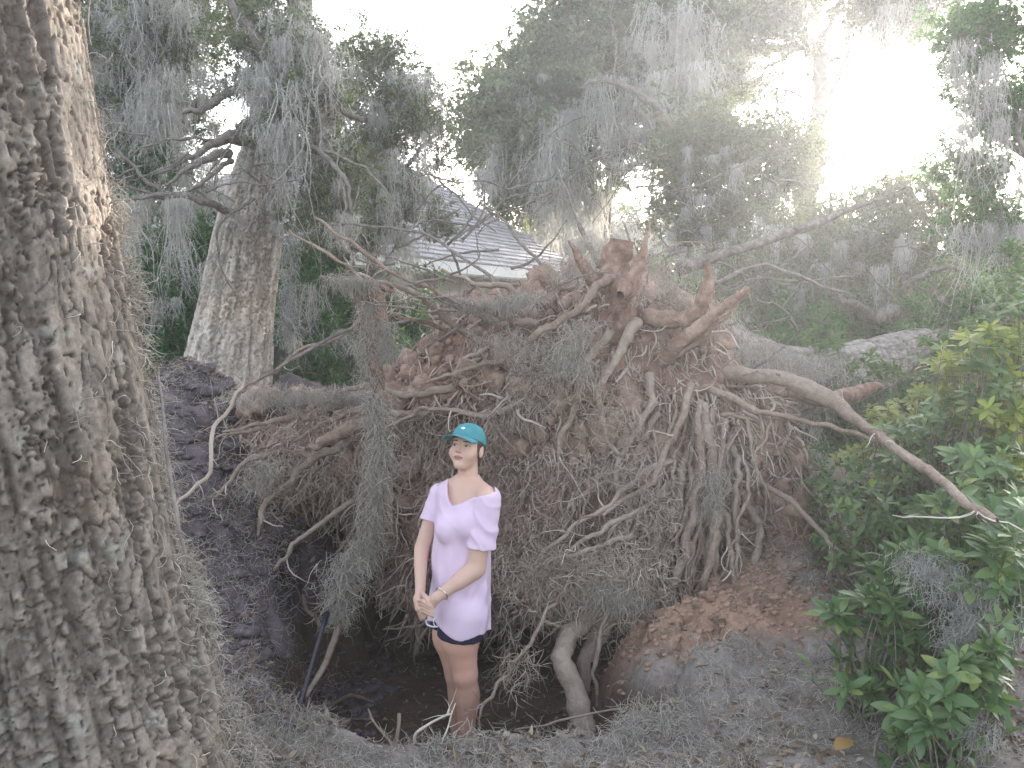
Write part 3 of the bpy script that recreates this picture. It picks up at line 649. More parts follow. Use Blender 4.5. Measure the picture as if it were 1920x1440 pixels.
# moss curls down its right side
rs = np.random.RandomState(77); mb = MB()
V = vg.reshape(900, -1, 3)
bands = [(50, 60, 0.35), (100, 140, 0.5), (200, 300, 0.7), (330, 640, 1.0), (540, 640, 2.2), (640, 1000, 0.5), (1030, 1250, 2.0), (1250, 1430, 1.1), (330, 1430, 0.25)]
org = []; dr = []
cen = catmull(np.array(BT, float), 900)[:, :3]
sil = V[:, :, :]; PX, PY = to_px(sil); dep = sil[..., 1]
edge = np.argmax(np.where(dep < 2.9, PX, -9e9), axis=1)
for (y0, y1, den) in bands:
    m = int((y1-y0)*den*3.6)
    rows_ = rs.randint(0, 900, size=m*12)
    ey = PY[rows_, edge[rows_]]; ok = (ey > y0) & (ey < y1); rows_ = rows_[ok][:m]
    sp = 10 if y0 < 640 else 14
    cols_ = (edge[rows_]+np.abs(rs.normal(0, sp if den > 0.3 else 40, len(rows_))).astype(int)*rs.choice([1, -1], len(rows_))) % V.shape[1]
    o = V[rows_, cols_]; org.append(o); dr.append(nrm(o-cen[rows_])+rs.normal(0, 0.5, o.shape))
org = np.concatenate(org); dr = np.concatenate(dr); m = len(org)
cl = fbm(org[:, 0]*9, org[:, 1]*9, org[:, 2]*9, 2, 8); keep = rs.rand(m) < np.clip(0.55+1.6*cl, 0.08, 1); org, dr = org[keep], dr[keep]; m = len(org)
v, f, r, _ = strands(org, dr, rs.uniform(0.035, 0.10, m), 7, rs.uniform(0.0009, 0.0018, m), rs, 0.45, 0.22, 3, taper=0.5); mb.add(v, f, r=r)
o = link('moss', mb.mesh('moss', M['drymoss']), bt); o['kind'] = 'stuff'
# thin vine climbing beside the trunk
for c in [[(296, 700, 2.15, 3), (310, 790, 2.1, 4), (318, 900, 2.08, 5), (335, 990, 2.05, 5), (345, 1040, 2.05, 4)], [(170, 0, 2.3, 2), (168, 40, 2.28, 2), (175, 90, 2.25, 2)]]:
    root(c, 24, 6, 'branch', 0.008, parent=bt, name='vine', fs=False)

# fallen trunk lying behind the roots
v, f, c, _ = trunk_mesh([(*P(1250, 640, 5.7), .36), (*P(1400, 705, 6.2), .30), (*P(1520, 715, 6.7), .27), (*P(1620, 690, 7.4), .25), (*P(1720, 655, 8.2), .2), (*P(1790, 640, 9.0), .12)], 260, 150, 31, (0.05, 0.08), 0.014, 0.012, base=(0.30, 0.27, 0.25))
link('trunk', mk_mesh('trunk', v, f, M['bark'], col=c), UP)
# ------------------------------------------------------------------ leaf and moss building blocks (mesh data shared by all trees)
def leaf_cards(pos, dirs, length, width, rng, fold=0.25):
    """small folded leaves: base, left, tip, right"""
    n = len(pos); d = nrm(dirs); up = nrm(rng.normal(0, 0.55, (n, 3))+np.array([0, 0, 1.0])); s = nrm(np.cross(d, up)); u = np.cross(s, d)
    L = np.broadcast_to(length, (n,))[:, None]; W = np.broadcast_to(width, (n,))[:, None]
    m = pos+d*L*0.5
    v = np.stack([pos, m+s*W+u*W*fold, pos+d*L-u*L*0.08, m-s*W+u*W*fold], 1).reshape(-1, 3)
    i = np.arange(n)[:, None]*4
    f = np.concatenate([i+np.array([[0, 2, 1]]), i+np.array([[0, 3, 2]])])
    return v, f, np.repeat(rng.rand(n), 4)

def spray_mesh(name, seed, R, ntw, nleaf, ll, lw, mat, twig=True):
    """a leafy bough: forking twigs from one point with leaves round their outer halves"""
    r_ = np.random.RandomState(seed); mb = MB()
    d0 = r_.normal(0, 1, (ntw, 3))*np.array([1, 1, 0.75]); v, f, r, pts = strands(np.zeros((ntw, 3))+r_.normal(0, R*0.10, (ntw, 3)), d0, R*r_.uniform(0.5, 1.1, ntw), 7, 0.005*R/0.6, r_, 0.25, 0.04, 3)
    mb.add(v, f, r=r); nt = len(mb.f[0])
    si = r_.randint(ntw, size=ntw*3); ki = r_.randint(2, 8, size=ntw*3)
    o = pts[si, ki]; v, f, r, pts2 = strands(o, (pts[si, ki]-pts[si, ki-1])*8+r_.normal(0, 0.8, (ntw*3, 3)), R*r_.uniform(0.15, 0.4, ntw*3), 5, 0.0028*R/0.6, r_, 0.3, 0.06, 2)
    mb.add(v, f, r=r); nt += len(mb.f[1])
    si = r_.randint(ntw*3, size=nleaf); ki = r_.randint(1, 6, size=nleaf)
    p = pts2[si, ki]+r_.normal(0, R*0.03, (nleaf, 3)); d = (pts2[si, ki]-pts2[si, ki-1])*5+r_.normal(0, 0.7, (nleaf, 3))*R
    v, f, r = leaf_cards(p, d, r_.uniform(0.7, 1.2, nleaf)*ll, r_.uniform(0.7, 1.1, nleaf)*lw, r_)
    mb.add(v, f, r=r)
    # triangles come first in MB.mesh, so leaves first
    n3 = len(f); mi = np.concatenate([np.zeros(n3, int), np.ones(nt, int)])
    fs = [np.concatenate([q for q in mb.f if q.shape[1] == 3]), np.concatenate([q for q in mb.f if q.shape[1] == 4])]
    return mk_mesh(name, np.concatenate(mb.v), fs, [mat, M['branch']], rnd=np.concatenate(mb.r), smooth=False, mat_idx=mi)

def moss_mesh(name, seed, L, W, ns, rad, mat):
    """a hanging beard of moss: strands start along a twig and hang with little curls"""
    r_ = np.random.RandomState(seed); mb = MB()
    o = np.stack([r_.normal(0, W*0.4, ns), r_.normal(0, W*0.25, ns), r_.uniform(-0.03, 0.02, ns)], -1)
    prof = np.exp(-(o[:, 0]/(W*0.5))**2)
    v, f, r, pts = strands(o, r_.normal(0, 0.4, (ns, 3))+np.array([0, 0, -1]), L*r_.uniform(0.25, 1.0, ns)*(0.35+0.65*prof), 12, rad, r_, 0.16, 0.30, 2, taper=0.6)
    mb.add(v, f, r=r)
    n2 = ns*12; si = r_.randint(ns, size=n2); ki = r_.randint(1, 12, size=n2)
    v, f, r, _ = strands(pts[si, ki], r_.normal(0, 1, (n2, 3))+np.array([0, 0, -0.6]), r_.uniform(0.03, 0.10, n2)*max(L, 0.4)**0.5, 3, rad*0.8, r_, 0.5, 0.3, 2); mb.add(v, f, r=r)
    return mb.mesh(name, mat, smooth=True)

OAK = [spray_mesh('leafy_bough', 100+i, 0.75, 14, 780, 0.078, 0.019, M['oakleaf']) for i in range(4)]
FAR = [spray_mesh('leafy_bough', 120+i, 1.3, 13, 820, 0.13, 0.036, M['oakleaf']) for i in range(3)]
GREEN = [spray_mesh('leafy_bough', 140+i, 0.5, 13, 560, 0.075, 0.019, M['greenleaf']) for i in range(3)]
MOSS = [moss_mesh('moss_beard', 200+i, [0.55, 0.8, 1.1, 0.4][i], [0.16, 0.22, 0.25, 0.3][i], 42, 0.0036, M['moss']) for i in range(4)]
FMOSS = [moss_mesh('moss_beard', 220+i, [1.1, 1.6, 0.8][i], [0.35, 0.4, 0.5][i], 52, 0.0085, M['moss']) for i in range(3)]

def put(name, me, parent, loc, rz, s, rng=None, tilt=0.0):
    o = bpy.data.objects.new(name, me); COL.objects.link(o); o.parent = parent
    w = parent['_w']; o.location = [float(loc[i]-w[i]) for i in range(3)]
    o.rotation_euler = (tilt*rs.normal(), tilt*rs.normal(), rz); o.scale = (s, s, s) if np.isscalar(s) else s
    return o

def crown(parent, blobs, meshes, seed, name='leafy_bough'):
    """blobs: px, py, D, rx_px, ry_px, rD, n, scale"""
    global rs
    rs = np.random.RandomState(seed); out = []
    for (cx, cy, D, rx, ry, rD, n, sc) in blobs:
        for _ in range(n):
            q = rs.normal(0, 1, 3); q = q/np.linalg.norm(q)*rs.rand()**0.4
            p = P(cx+q[0]*rx, cy+q[1]*ry, D+q[2]*rD)
            put(name, meshes[rs.randint(len(meshes))], parent, p, rs.uniform(0, 6.28), sc*rs.uniform(0.75, 1.2), tilt=0.5); out.append(p)
    return out
def beards(parent, blobs, meshes, seed):
    """px0, px1, py0, py1, D, rD, n, scale"""
    global rs
    rs = np.random.RandomState(seed)
    for (x0, x1, y0, y1, D, rD, n, sc) in blobs:
        for _ in range(max(1, int(n*0.6))):
            p = P(rs.uniform(x0, x1), rs.uniform(y0, y1), D+rs.uniform(-rD, rD)); s = sc*rs.uniform(0.4, 1.6)
            put('moss_beard', meshes[rs.randint(len(meshes))], parent, p, rs.uniform(0, 6.28), (s*rs.uniform(0.7, 1.2), s, s*rs.uniform(0.8, 1.4)), tilt=0.05)
def limb(parent, ctrl, n=26, sides=8, mat='branch', jit=0.06, rough=0.15, name='limb'):
    p, r = path(ctrl, n, jit*ctrl[0][2]/10, rng.randint(9999)); v, f = tube(p, r, sides, rough, rng.randint(99), 8)
    return link(name, mk_mesh(name, v, [f[1], f[0]], M[mat]), parent)

# ---- mid-left oak with the pale furrowed trunk
T1 = thing('live_oak', P(430, 730, 7.6)*[1, 1, 0], 'pale furrowed oak trunk rising behind the left earth bank, mossy limbs spreading', 'tree', 'live oaks hung with moss')
D = 7.6
def tc(px, py, D, rpx): return (*P(px, py, D), rpx*D/FPX)
v, f, c, vt = trunk_mesh([(P(405, 900, D)[0], D, -0.3, .62), tc(418, 760, D, 95), tc(426, 700, D, 84), tc(440, 600, D, 72), tc(452, 520, D, 66), tc(468, 430, D, 61), tc(484, 350, D, 52), tc(500, 280, D, 44), tc(530, 180, D+.1, 34), tc(556, 90, D+.2, 26), tc(562, 0, D+.3, 22), tc(558, -120, D+.4, 16)],
                      420, 200, 12, (0.04, 0.11), 0.008, 0.026, base=(0.47, 0.42, 0.365), dark=(0.17, 0.15, 0.13), lich=0.3, facing=(0.2, -1, 0))
link('trunk', mk_mesh('trunk', v, f, M['bark'], col=c), T1)
for c in [[(505, 190, D, 20), (515, 150, D-.1, 17), (505, 105, D-.2, 13), (475, 65, D-.3, 11), (445, 25, D-.3, 9), (420, -20, D-.3, 8)],
          [(515, 160, D, 16), (490, 190, D-.1, 16), (470, 225, D-.2, 12), (440, 240, D-.3, 12)], [(480, 155, D, 14), (430, 175, D-.1, 10), (380, 200, D-.2, 9), (340, 215, D-.2, 5)],
          [(480, 235, D, 14), (445, 255, D-.3, 15), (400, 275, D-.5, 10), (350, 305, D-.7, 6), (300, 325, D-.8, 3)], [(400, 268, D-.5, 4), (330, 260, D-.7, 3), (270, 270, D-.8, 2.5), (240, 290, D-.8, 2)],
          [(430, 285, D-.4, 12), (395, 290, D-.6, 10), (350, 315, D-.8, 6), (310, 345, D-.9, 3)], [(430, 400, D-.5, 8), (390, 385, D-.8, 9), (340, 370, D-.9, 8), (300, 368, D-1, 6), (235, 372, D-1.1, 4)],
          [(340, 372, D-.9, 5), (280, 345, D-1, 5), (250, 310, D-1, 4), (215, 275, D-1, 4)], [(440, 300, D-.5, 7), (410, 320, D-.7, 6), (375, 340, D-.8, 5), (300, 365, D-.9, 4), (235, 350, D-1, 3)],
          [(545, 285, D-.4, 9), (575, 272, D-.7, 8), (605, 290, D-.9, 6), (640, 330, D-1.1, 5), (655, 400, D-1.2, 4)], [(590, 272, D-.7, 4), (612, 215, D-.8, 3.5), (605, 160, D-.8, 3), (600, 100, D-.8, 2)],
          [(600, 155, D-.5, 8), (630, 185, D-.6, 7), (645, 215, D-.6, 6), (690, 230, D-.7, 6)], [(575, 285, D-.7, 5), (640, 290, D-.9, 4), (700, 330, D-1, 3), (740, 375, D-1.1, 2)],
          [(640, 330, D-1.1, 4), (650, 390, D-1.2, 3), (640, 450, D-1.3, 3), (700, 500, D-1.3, 2)]]:
    limb(T1, c)
crown(T1, [(520, 130, D, 90, 80, .7, 16, .55), (410, 60, D+.6, 80, 80, .7, 5, .5), (500, 0, D, 60, 40, .6, 6, .5), (600, 200, D-.3, 50, 60, .4, 8, .5), (620, 330, D-.6, 60, 70, .4, 10, .45), (590, 420, D-.5, 40, 50, .3, 6, .4), (520, 240, D-.5, 40, 40, .2, 4, .4)], OAK, 51)
beards(T1, [(480, 620, 60, 260, D-.5, .4, 46, .75), (520, 620, -40, 120, D-.2, .4, 20, .9), (380, 500, 60, 160, D-.3, .4, 12, .7), (300, 480, 270, 330, D-.7, .2, 10, .45), (240, 420, 360, 390, D-.9, .2, 14, .5), (600, 660, 330, 420, D-.9, .3, 8, .7), (500, 560, 260, 300, D-.75, .05, 8, .5), (420, 520, 330, 420, D-.62, .05, 9, .35)], MOSS, 52)

# ---- moss-curtained oak at upper left, behind the big trunk
T7 = thing('live_oak', P(250, 730, 10.5)*[1, 1, 0], 'dim oak curtained with long grey moss between the big trunk and the pale one', 'tree', 'live oaks hung with moss')
limb(T7, [(240, 760, 10.5, 40), (245, 500, 10.5, 34), (270, 300, 10.5, 28), (330, 150, 10.6, 20), (380, 0, 10.6, 14)], 30, 12, name='trunk')
limb(T7, [(300, 220, 10.5, 14), (400, 190, 10.2, 10), (480, 130, 10, 6)]); limb(T7, [(262, 330, 10.5, 14), (200, 180, 10.3, 10), (180, 20, 10.2, 7)])
crown(T7, [(270, 60, 10.5, 130, 120, 1.2, 34, .95), (250, 220, 10.5, 90, 110, 1, 20, .8), (350, 10, 10.8, 120, 40, 1, 8, .8), (330, 230, 10.6, 60, 40, .8, 6, .7), (240, 360, 10.5, 60, 80, .7, 9, .7)], OAK, 53)
beards(T7, [(180, 340, -40, 120, 9.6, .6, 50, 1.15), (340, 480, -40, 60, 9.6, .6, 14, .9), (190, 400, 120, 280, 9.6, .6, 46, 1.05), (220, 400, 250, 400, 9.7, .6, 26, .9), (230, 340, 400, 470, 9.4, .4, 12, .8)], MOSS, 54)

# ---- foliage in front of the house, centre left
T8 = thing('live_oak', P(720, 730, 9.6)*[1, 1, 0], 'green leafy oak with pale moss standing right in front of the house roof', 'tree', 'live oaks hung with moss')
limb(T8, [(700, 780, 9.8, 15), (690, 600, 9.8, 13), (700, 450, 9.7, 11), (720, 320, 9.6, 9), (740, 180, 9.6, 6)], 26, 9, name='trunk')
limb(T8, [(705, 430, 9.7, 7), (660, 300, 9.5, 5), (640, 180, 9.5, 3)]); limb(T8, [(712, 370, 9.7, 6), (770, 300, 9.4, 5), (830, 250, 9.4, 3)]); limb(T8, [(640, 150, 9, 2.5), (680, 155, 9, 2.5), (715, 120, 9, 2), (760, 60, 9, 1.2)])
crown(T8, [(720, 230, 9.5, 90, 100, .8, 26, .55), (700, 130, 9.6, 80, 50, .6, 13, .5), (790, 240, 9.5, 50, 60, .5, 10, .5), (650, 340, 9.3, 60, 60, .5, 9, .5), (740, 370, 9.2, 70, 50, .4, 12, .42), (790, 410, 9.1, 50, 40, .3, 6, .36), (830, 430, 9.1, 40, 30, .3, 3, .3), (700, 440, 9.3, 60, 60, .4, 10, .42)], OAK, 55)
beards(T8, [(640, 830, 120, 300, 9, .4, 44, .8), (600, 720, 300, 420, 8.8, .3, 20, .7), (680, 780, 300, 380, 8.8, .3, 8, .8), (680, 780, 430, 520, 8.8, .3, 14, .7)], MOSS, 56)

# ---- dark oak in the middle distance
T2 = thing('live_oak', P(1180, 700, 19)*[1, 1, 0], 'broad dark oak with trailing moss beyond the right end of the house roof', 'tree', 'live oaks hung with moss')
limb(T2, [(1135, 700, 19, 14), (1140, 420, 19, 10), (1145, 330, 19, 8), (1150, 200, 19, 7), (1160, 80, 19, 5)], 30, 9, name='trunk')
limb(T2, [(1235, 215, 15, 10), (1200, 180, 15, 9), (1150, 155, 15, 7), (1110, 150, 15, 5), (1085, 165, 15, 4)]); limb(T2, [(1140, 300, 19, 8), (1040, 260, 18.5, 6), (950, 250, 18, 4)]); limb(T2, [(1145, 340, 19, 8), (1240, 280, 18.5, 7), (1320, 260, 18, 4)])
limb(T2, [(1230, 205, 15, 10), (1270, 260, 15.5, 10), (1290, 360, 16, 10), (1290, 480, 16.5, 11)])
crown(T2, [(1000, 240, 18, 110, 80, 1.5, 30, .95), (930, 210, 18, 60, 60, 1, 12, .8), (1080, 160, 18, 110, 80, 1.5, 26, 1), (1180, 110, 18, 120, 90, 1.5, 30, 1), (1060, 330, 18.5, 120, 60, 1, 12, .8), (960, 330, 18.5, 60, 50, 1, 11, .8), (1240, 230, 18, 90, 80, 1.2, 16, .9), (1180, 30, 18, 160, 60, 1.5, 26, 1), (1010, 110, 18.5, 60, 50, 1, 7, .7), (900, 260, 18, 35, 35, .6, 5, .5)], FAR, 57)
beards(T2, [(960, 1250, 130, 300, 16.5, .6, 66, .85), (1180, 1330, 0, 200, 16.5, .6, 40, .95), (1000, 1120, 320, 400, 17, .5, 14, .9), (880, 1000, 250, 340, 17, .5, 16, .7)], FMOSS, 58)

# ---- forked oak against the sky
T3 = thing('live_oak', P(1525, 690, 20)*[1, 1, 0], 'tall forked oak silhouetted against the glare with one long level limb', 'tree', 'live oaks hung with moss')
limb(T3, [(1500, 700, 20, 20), (1505, 500, 20, 20), (1515, 350, 20, 19), (1525, 245, 20, 17), (1537, 200, 20, 15), (1543, 150, 20, 14), (1538, 100, 20, 13), (1545, 60, 20, 9), (1575, 15, 20, 7), (1590, -40, 20, 5)], 40, 12, name='trunk', mat='silhouettebark')
limb(T3, [(1540, 215, 20, 11), (1565, 170, 20, 10), (1580, 120, 20, 8), (1590, 60, 20, 6), (1610, 0, 20, 5)], mat='silhouettebark'); limb(T3, [(1545, 110, 20, 12), (1500, 92, 19.7, 9), (1440, 88, 19.4, 8), (1360, 88, 19, 7), (1300, 86, 19, 6), (1270, 100, 19, 4)], mat='silhouettebark')
limb(T3, [(1410, 85, 19.5, 8), (1380, 55, 19.5, 8), (1340, 20, 19.5, 6), (1320, -20, 19.5, 4)], mat='silhouettebark'); limb(T3, [(1550, 108, 20, 6), (1575, 108, 20, 6)], mat='silhouettebark'); limb(T3, [(1500, 95, 19.8, 6), (1440, 130, 19.4, 4), (1400, 160, 19, 3)], mat='silhouettebark'); limb(T3, [(1590, 30, 20, 5), (1620, 42, 20, 4)], mat='silhouettebark')
crown(T3, [(1420, 20, 19, 150, 45, 1.3, 16, .8), (1580, 0, 19.5, 120, 30, 1, 9, .7), (1330, 130, 19, 60, 60, 1, 12, .75), (1300, 30, 19, 80, 50, 1, 12, .85), (1700, 20, 19, 60, 50, 1, 8, .7), (1400, 60, 19, 50, 20, .6, 3, .5), (1480, 190, 20, 40, 15, .5, 2, .4), (1700, -30, 19, 120, 50, 1, 8, .9), (1505, 330, 18.5, 45, 70, .6, 9, .6), (1500, 440, 18.5, 60, 60, .6, 8, .7)], FAR, 59)
beards(T3, [(1280, 1520, 0, 60, 18.6, .5, 30, .85), (1280, 1420, 90, 170, 18.6, .5, 26, .75), (1640, 1760, -20, 40, 18.5, .5, 14, .8), (1430, 1530, 90, 110, 19.6, .2, 7, .4)], FMOSS, 60)

# ---- olive bushy oaks in the right middle distance
T4 = thing('live_oak', P(1400, 690, 13)*[1, 1, 0], 'olive-green bushy oak straight behind the root wall, right of its broken stubs', 'tree', 'live oaks hung with moss')
limb(T4, [(1330, 700, 13, 14), (1340, 560, 13, 12), (1360, 430, 13, 10), (1380, 320, 13, 7), (1400, 250, 13, 4)], 26, 9, name='trunk'); limb(T4, [(1345, 520, 13, 8), (1300, 420, 12.8, 6), (1290, 330, 12.8, 4)]); limb(T4, [(1380, 270, 12, 2.5), (1430, 320, 12, 2.5), (1460, 370, 12, 2), (1480, 430, 12, 1.5)])
crown(T4, [(1340, 250, 13, 90, 50, 1, 13, .8), (1420, 290, 13, 90, 60, 1, 18, .85), (1300, 340, 13, 80, 70, 1, 16, .8), (1400, 390, 13, 90, 60, 1, 16, .8), (1340, 450, 13, 90, 50, .8, 12, .75), (1480, 260, 13, 40, 40, .6, 5, .6), (1490, 350, 13, 45, 50, .6, 6, .6), (1240, 380, 13.3, 40, 60, .6, 4, .55)], OAK, 61)
beards(T4, [(1280, 1480, 250, 400, 12, .4, 18, .7), (1240, 1400, 400, 500, 11.8, .3, 16, .6)], MOSS, 62)
T6 = thing('live_oak', P(1560, 690, 11)*[1, 1, 0], 'low dense oak crown sprawling over the fallen trunk at right', 'tree', 'live oaks hung with moss')
limb(T6, [(1700, 720, 11, 16), (1690, 600, 10.8, 14), (1650, 520, 10.6, 10), (1590, 450, 10.4, 7), (1540, 400, 10.3, 4)], 26, 9, name='trunk'); limb(T6, [(1680, 585, 9, 14), (1640, 600, 8.8, 12), (1600, 570, 8.6, 9), (1575, 550, 8.5, 6)]); limb(T6, [(1920, 470, 9, 8), (1850, 440, 9, 7), (1780, 425, 9, 5), (1740, 440, 9, 3)])
limb(T6, [(1690, 560, 9.5, 8), (1720, 520, 9.3, 7), (1790, 500, 9.3, 5), (1850, 520, 9.3, 3)])
crown(T6, [(1500, 480, 10.5, 100, 60, .8, 20, .75), (1450, 590, 9.8, 100, 70, .7, 26, .6), (1580, 590, 9.8, 80, 50, .6, 14, .6), (1620, 480, 10.5, 90, 60, .8, 18, .75), (1720, 420, 10.5, 80, 70, .8, 18, .75), (1760, 540, 10.3, 70, 50, .6, 10, .6), (1680, 610, 9.6, 80, 40, .5, 10, .5), (1540, 410, 10.6, 50, 25, .4, 4, .5), (1650, 380, 10.8, 60, 30, .5, 5, .5), (1420, 520, 10.2, 60, 60, .6, 10, .6)], OAK, 63)
beards(T6, [(1420, 1760, 400, 560, 9.6, .4, 18, .6), (1640, 1820, 420, 560, 9.4, .4, 14, .6), (1380, 1560, 540, 660, 9.2, .3, 18, .4)], MOSS, 64)

# ---- right edge tree
T5 = thing('live_oak', P(2080, 900, 7)*[1, 1, 0], 'leafy oak hanging down the right edge beside the bright gap', 'tree', 'live oaks hung with moss')
limb(T5, [(2080, 980, 7, 60), (2070, 600, 7, 50), (2050, 300, 7, 42), (2030, 0, 7, 36), (2010, -200, 7, 28)], 26, 12, name='trunk'); limb(T5, [(2040, 120, 7, 20), (1930, 60, 6.8, 12), (1830, 60, 6.7, 7), (1790, 90, 6.6, 4)]); limb(T5, [(2045, 330, 7, 16), (1930, 290, 6.7, 10), (1870, 250, 6.6, 6), (1850, 200, 6.5, 3)]); limb(T5, [(1920, 210, 6, 6), (1915, 250, 6, 6), (1935, 320, 6, 6)])
crown(T5, [(1860, 60, 6.8, 80, 90, .5, 26, .5), (1880, 200, 6.7, 70, 80, .5, 22, .5), (1840, 320, 7, 70, 70, .5, 15, .5), (1890, 420, 7, 60, 70, .5, 13, .5), (1790, 150, 7, 35, 60, .4, 6, .38), (1830, 430, 7.4, 60, 40, .4, 6, .5)], GREEN, 65)
beards(T5, [(1780, 1920, 40, 300, 6.4, .3, 26, .5), (1800, 1920, 300, 460, 6.6, .3, 22, .55)], MOSS, 66)

def twiggery(parent, n, x0, x1, y0, y1, D, seed, ang0=-1.2, ang1=1.2, w=2.6, L=(90, 240)):
    r_ = np.random.RandomState(seed)
    for _ in range(n):
        a = r_.uniform(ang0, ang1); l = r_.uniform(*L); x, y = r_.uniform(x0, x1), r_.uniform(y0, y1); sg = r_.choice([-1, 1]); c = [(x, y, D+r_.normal(0, .3), w*r_.uniform(.7, 1.3))]
        for i in range(3):
            a += r_.normal(0, .35); x += sg*math.cos(a)*l/3; y += math.sin(a)*l/3; c.append((x, y, c[0][2]+r_.normal(0, .08), c[0][3]*(.8-.22*i)))
        p_, r0 = path(c, 24, .02, r_.randint(999)); v, f = tube(p_, r0, 5, .1, 1, 8); m_ = MB(); m_.add(v, [f[1], f[0]])
        k = r_.randint(5, 10); idx = r_.randint(4, 23, k); vv, ff, rr, _p = strands(p_[idx], np.gradient(p_, axis=0)[idx]*8+r_.normal(0, .5, (k, 3)), r_.uniform(.08, .35, k)*D/7, 6, .0016*D/4, r_, .22, .03, 3); m_.add(vv, ff)
        link('branch', m_.mesh('branch', M['branch']), parent)
twiggery(T8, 22, 620, 980, 330, 520, 7.2, 81, w=3.2); twiggery(T1, 12, 240, 560, 240, 420, 6.6, 82, w=3); twiggery(T6, 20, 1300, 1880, 400, 620, 7.5, 83, w=3.2); twiggery(T4, 12, 1250, 1500, 250, 500, 11, 84, w=2.4); twiggery(T3, 8, 1300, 1600, 60, 230, 18, 85, w=3); twiggery(T2, 10, 900, 1250, 150, 420, 14.5, 86, w=2.4)
twiggery(UP, 16, 760, 1080, 520, 640, 4.75, 87, -.5, .9, 3.4, (80, 200)); twiggery(UP, 10, 1330, 1520, 600, 760, 5.2, 88, -.9, .6, 3, (80, 180))

# ---- understorey shrubs behind the left bank and along the house
for i, (lab, bl) in enumerate([('dark green shrub between the big trunk and the pale oak trunk', [(330, 500, 9.6, 60, 110, .7, 30, .9), (300, 640, 9.4, 70, 80, .6, 20, .9), (310, 310, 9.4, 50, 40, .4, 9, .6)]),
                    ('dark green shrub growing right of the pale oak trunk', [(580, 560, 9.4, 60, 90, .6, 24, .8), (600, 420, 9.2, 50, 50, .4, 10, .6), (600, 680, 9.2, 90, 50, .5, 16, .9)]),
                    ('dense green shrub behind the fallen trunk, right of the roots', [(1480, 760, 8.0, 110, 60, .6, 24, .9), (1620, 760, 8.2, 110, 60, .6, 20, .9), (1540, 660, 9.0, 120, 40, .6, 12, .9)]),
                    ('dense green shrub far right behind the sunlit-coloured azalea', [(1800, 720, 8.2, 120, 90, .6, 28, 1.0), (1900, 560, 9.0, 60, 80, .6, 12, 1.0), (1780, 620, 9.5, 120, 50, .6, 14, .9)]),
                    ('low shrub row under the forked oak across the glade', [(1500, 610, 15, 150, 50, 1, 22, 1.9), (1750, 600, 15, 140, 50, 1, 20, 1.9), (1260, 600, 15, 120, 50, 1, 14, 1.8)]),
                    ('shaded shrub against the house wall, left of the roots', [(740, 600, 10, 90, 60, .5, 22, .9), (760, 680, 9, 90, 40, .5, 10, .8)])]):
    b0 = bl[0]; s_ = thing('shrub', P(b0[0], 740, b0[2])*[1, 1, 0], lab, 'shrub', 'understorey shrubs')
    limb(s_, [(b0[0], 800, b0[2], 8), (b0[0]+8, 650, b0[2], 6), (b0[0]-10, b0[1], b0[2], 3)], 14, 6, name='stem'); crown(s_, bl, GREEN, 70+i)
    beards(s_, [(b0[0]-70, b0[0]+60, b0[1]-60, b0[1]+100, b0[2]-1.0, .3, 8, .6)], MOSS, 75+i)

# ---- far oaks filling the skyline behind everything, each a tree
rs0 = np.random.RandomState(90)
far_list = [(150, 27, 380, 'far oak glimpsed over the big trunk shoulder'), (480, 30, 400, 'far oak behind the limbs of the pale oak trunk'), (760, 33, 400, 'hazy far oak behind the roof ridge'), (900, 30, 420, 'hazy far oak low behind the roof slope'),
            (1060, 28, 380, 'sun-struck far oak glowing left of the broken stubs'), (1210, 29, 400, 'sun-struck far oak glowing right above the broken stubs'), (1370, 31, 400, 'far oak left of the forked trunk foot'), (1530, 33, 440, 'far oak under the bright gap'),
            (1690, 32, 470, 'far oak low in the glare under the brightest sky'), (1880, 28, 430, 'far oak behind the right edge foliage')]
for k, (px, D, top, lab) in enumerate(far_list):
    t_ = thing('live_oak', P(px, 640, D)*[1, 1, 0], lab, 'tree', 'far oaks along the skyline')
    limb(t_, [(px, 660, D, 9), (px+5, 560, D, 8), (px-4, 480, D, 6), (px+4, top, D, 3)], 14, 7, name='trunk'); limb(t_, [(px, 540, D, 5), (px-50, 480, D, 3), (px-80, 430, D, 2)]); limb(t_, [(px, 520, D, 5), (px+50, 470, D, 3), (px+80, 420, D, 2)])
    h = 600-top
    crown(t_, [(px, top+h*.30, D, 95, h*.32, 2, 11, 1.3), (px, top+h*.68, D, 105, h*.35, 2, 11, 1.3)], FAR, 91+k)
    beards(t_, [(px-90, px+90, top+10, 480, D-2, .8, 22, 1.5)], FMOSS, 110+k)

# ---- low growth at the wood's far edge and horizon
rsw = np.random.RandomState(19); mb = MB()
m = 60000; wx = rsw.uniform(-45, 45, m); wy = 38+rsw.uniform(0, 12, m)+0*wx; top_ = 2.2+1.6*fbm(wx*0.25, 0*wx, 0*wx, 3, 3); wz = rsw.rand(m)**0.8*top_
v, f, r = leaf_cards(np.stack([wx, wy, wz], -1), rsw.normal(size=(m, 3)), 0.30, 0.10, rsw); mb.add(v, f, r=r)
o = link('thicket', mb.mesh('thicket', M['oakleaf'], smooth=False)); tag(o, 'dark thicket closing the wood far behind the trees', 'thicket', kind='stuff')

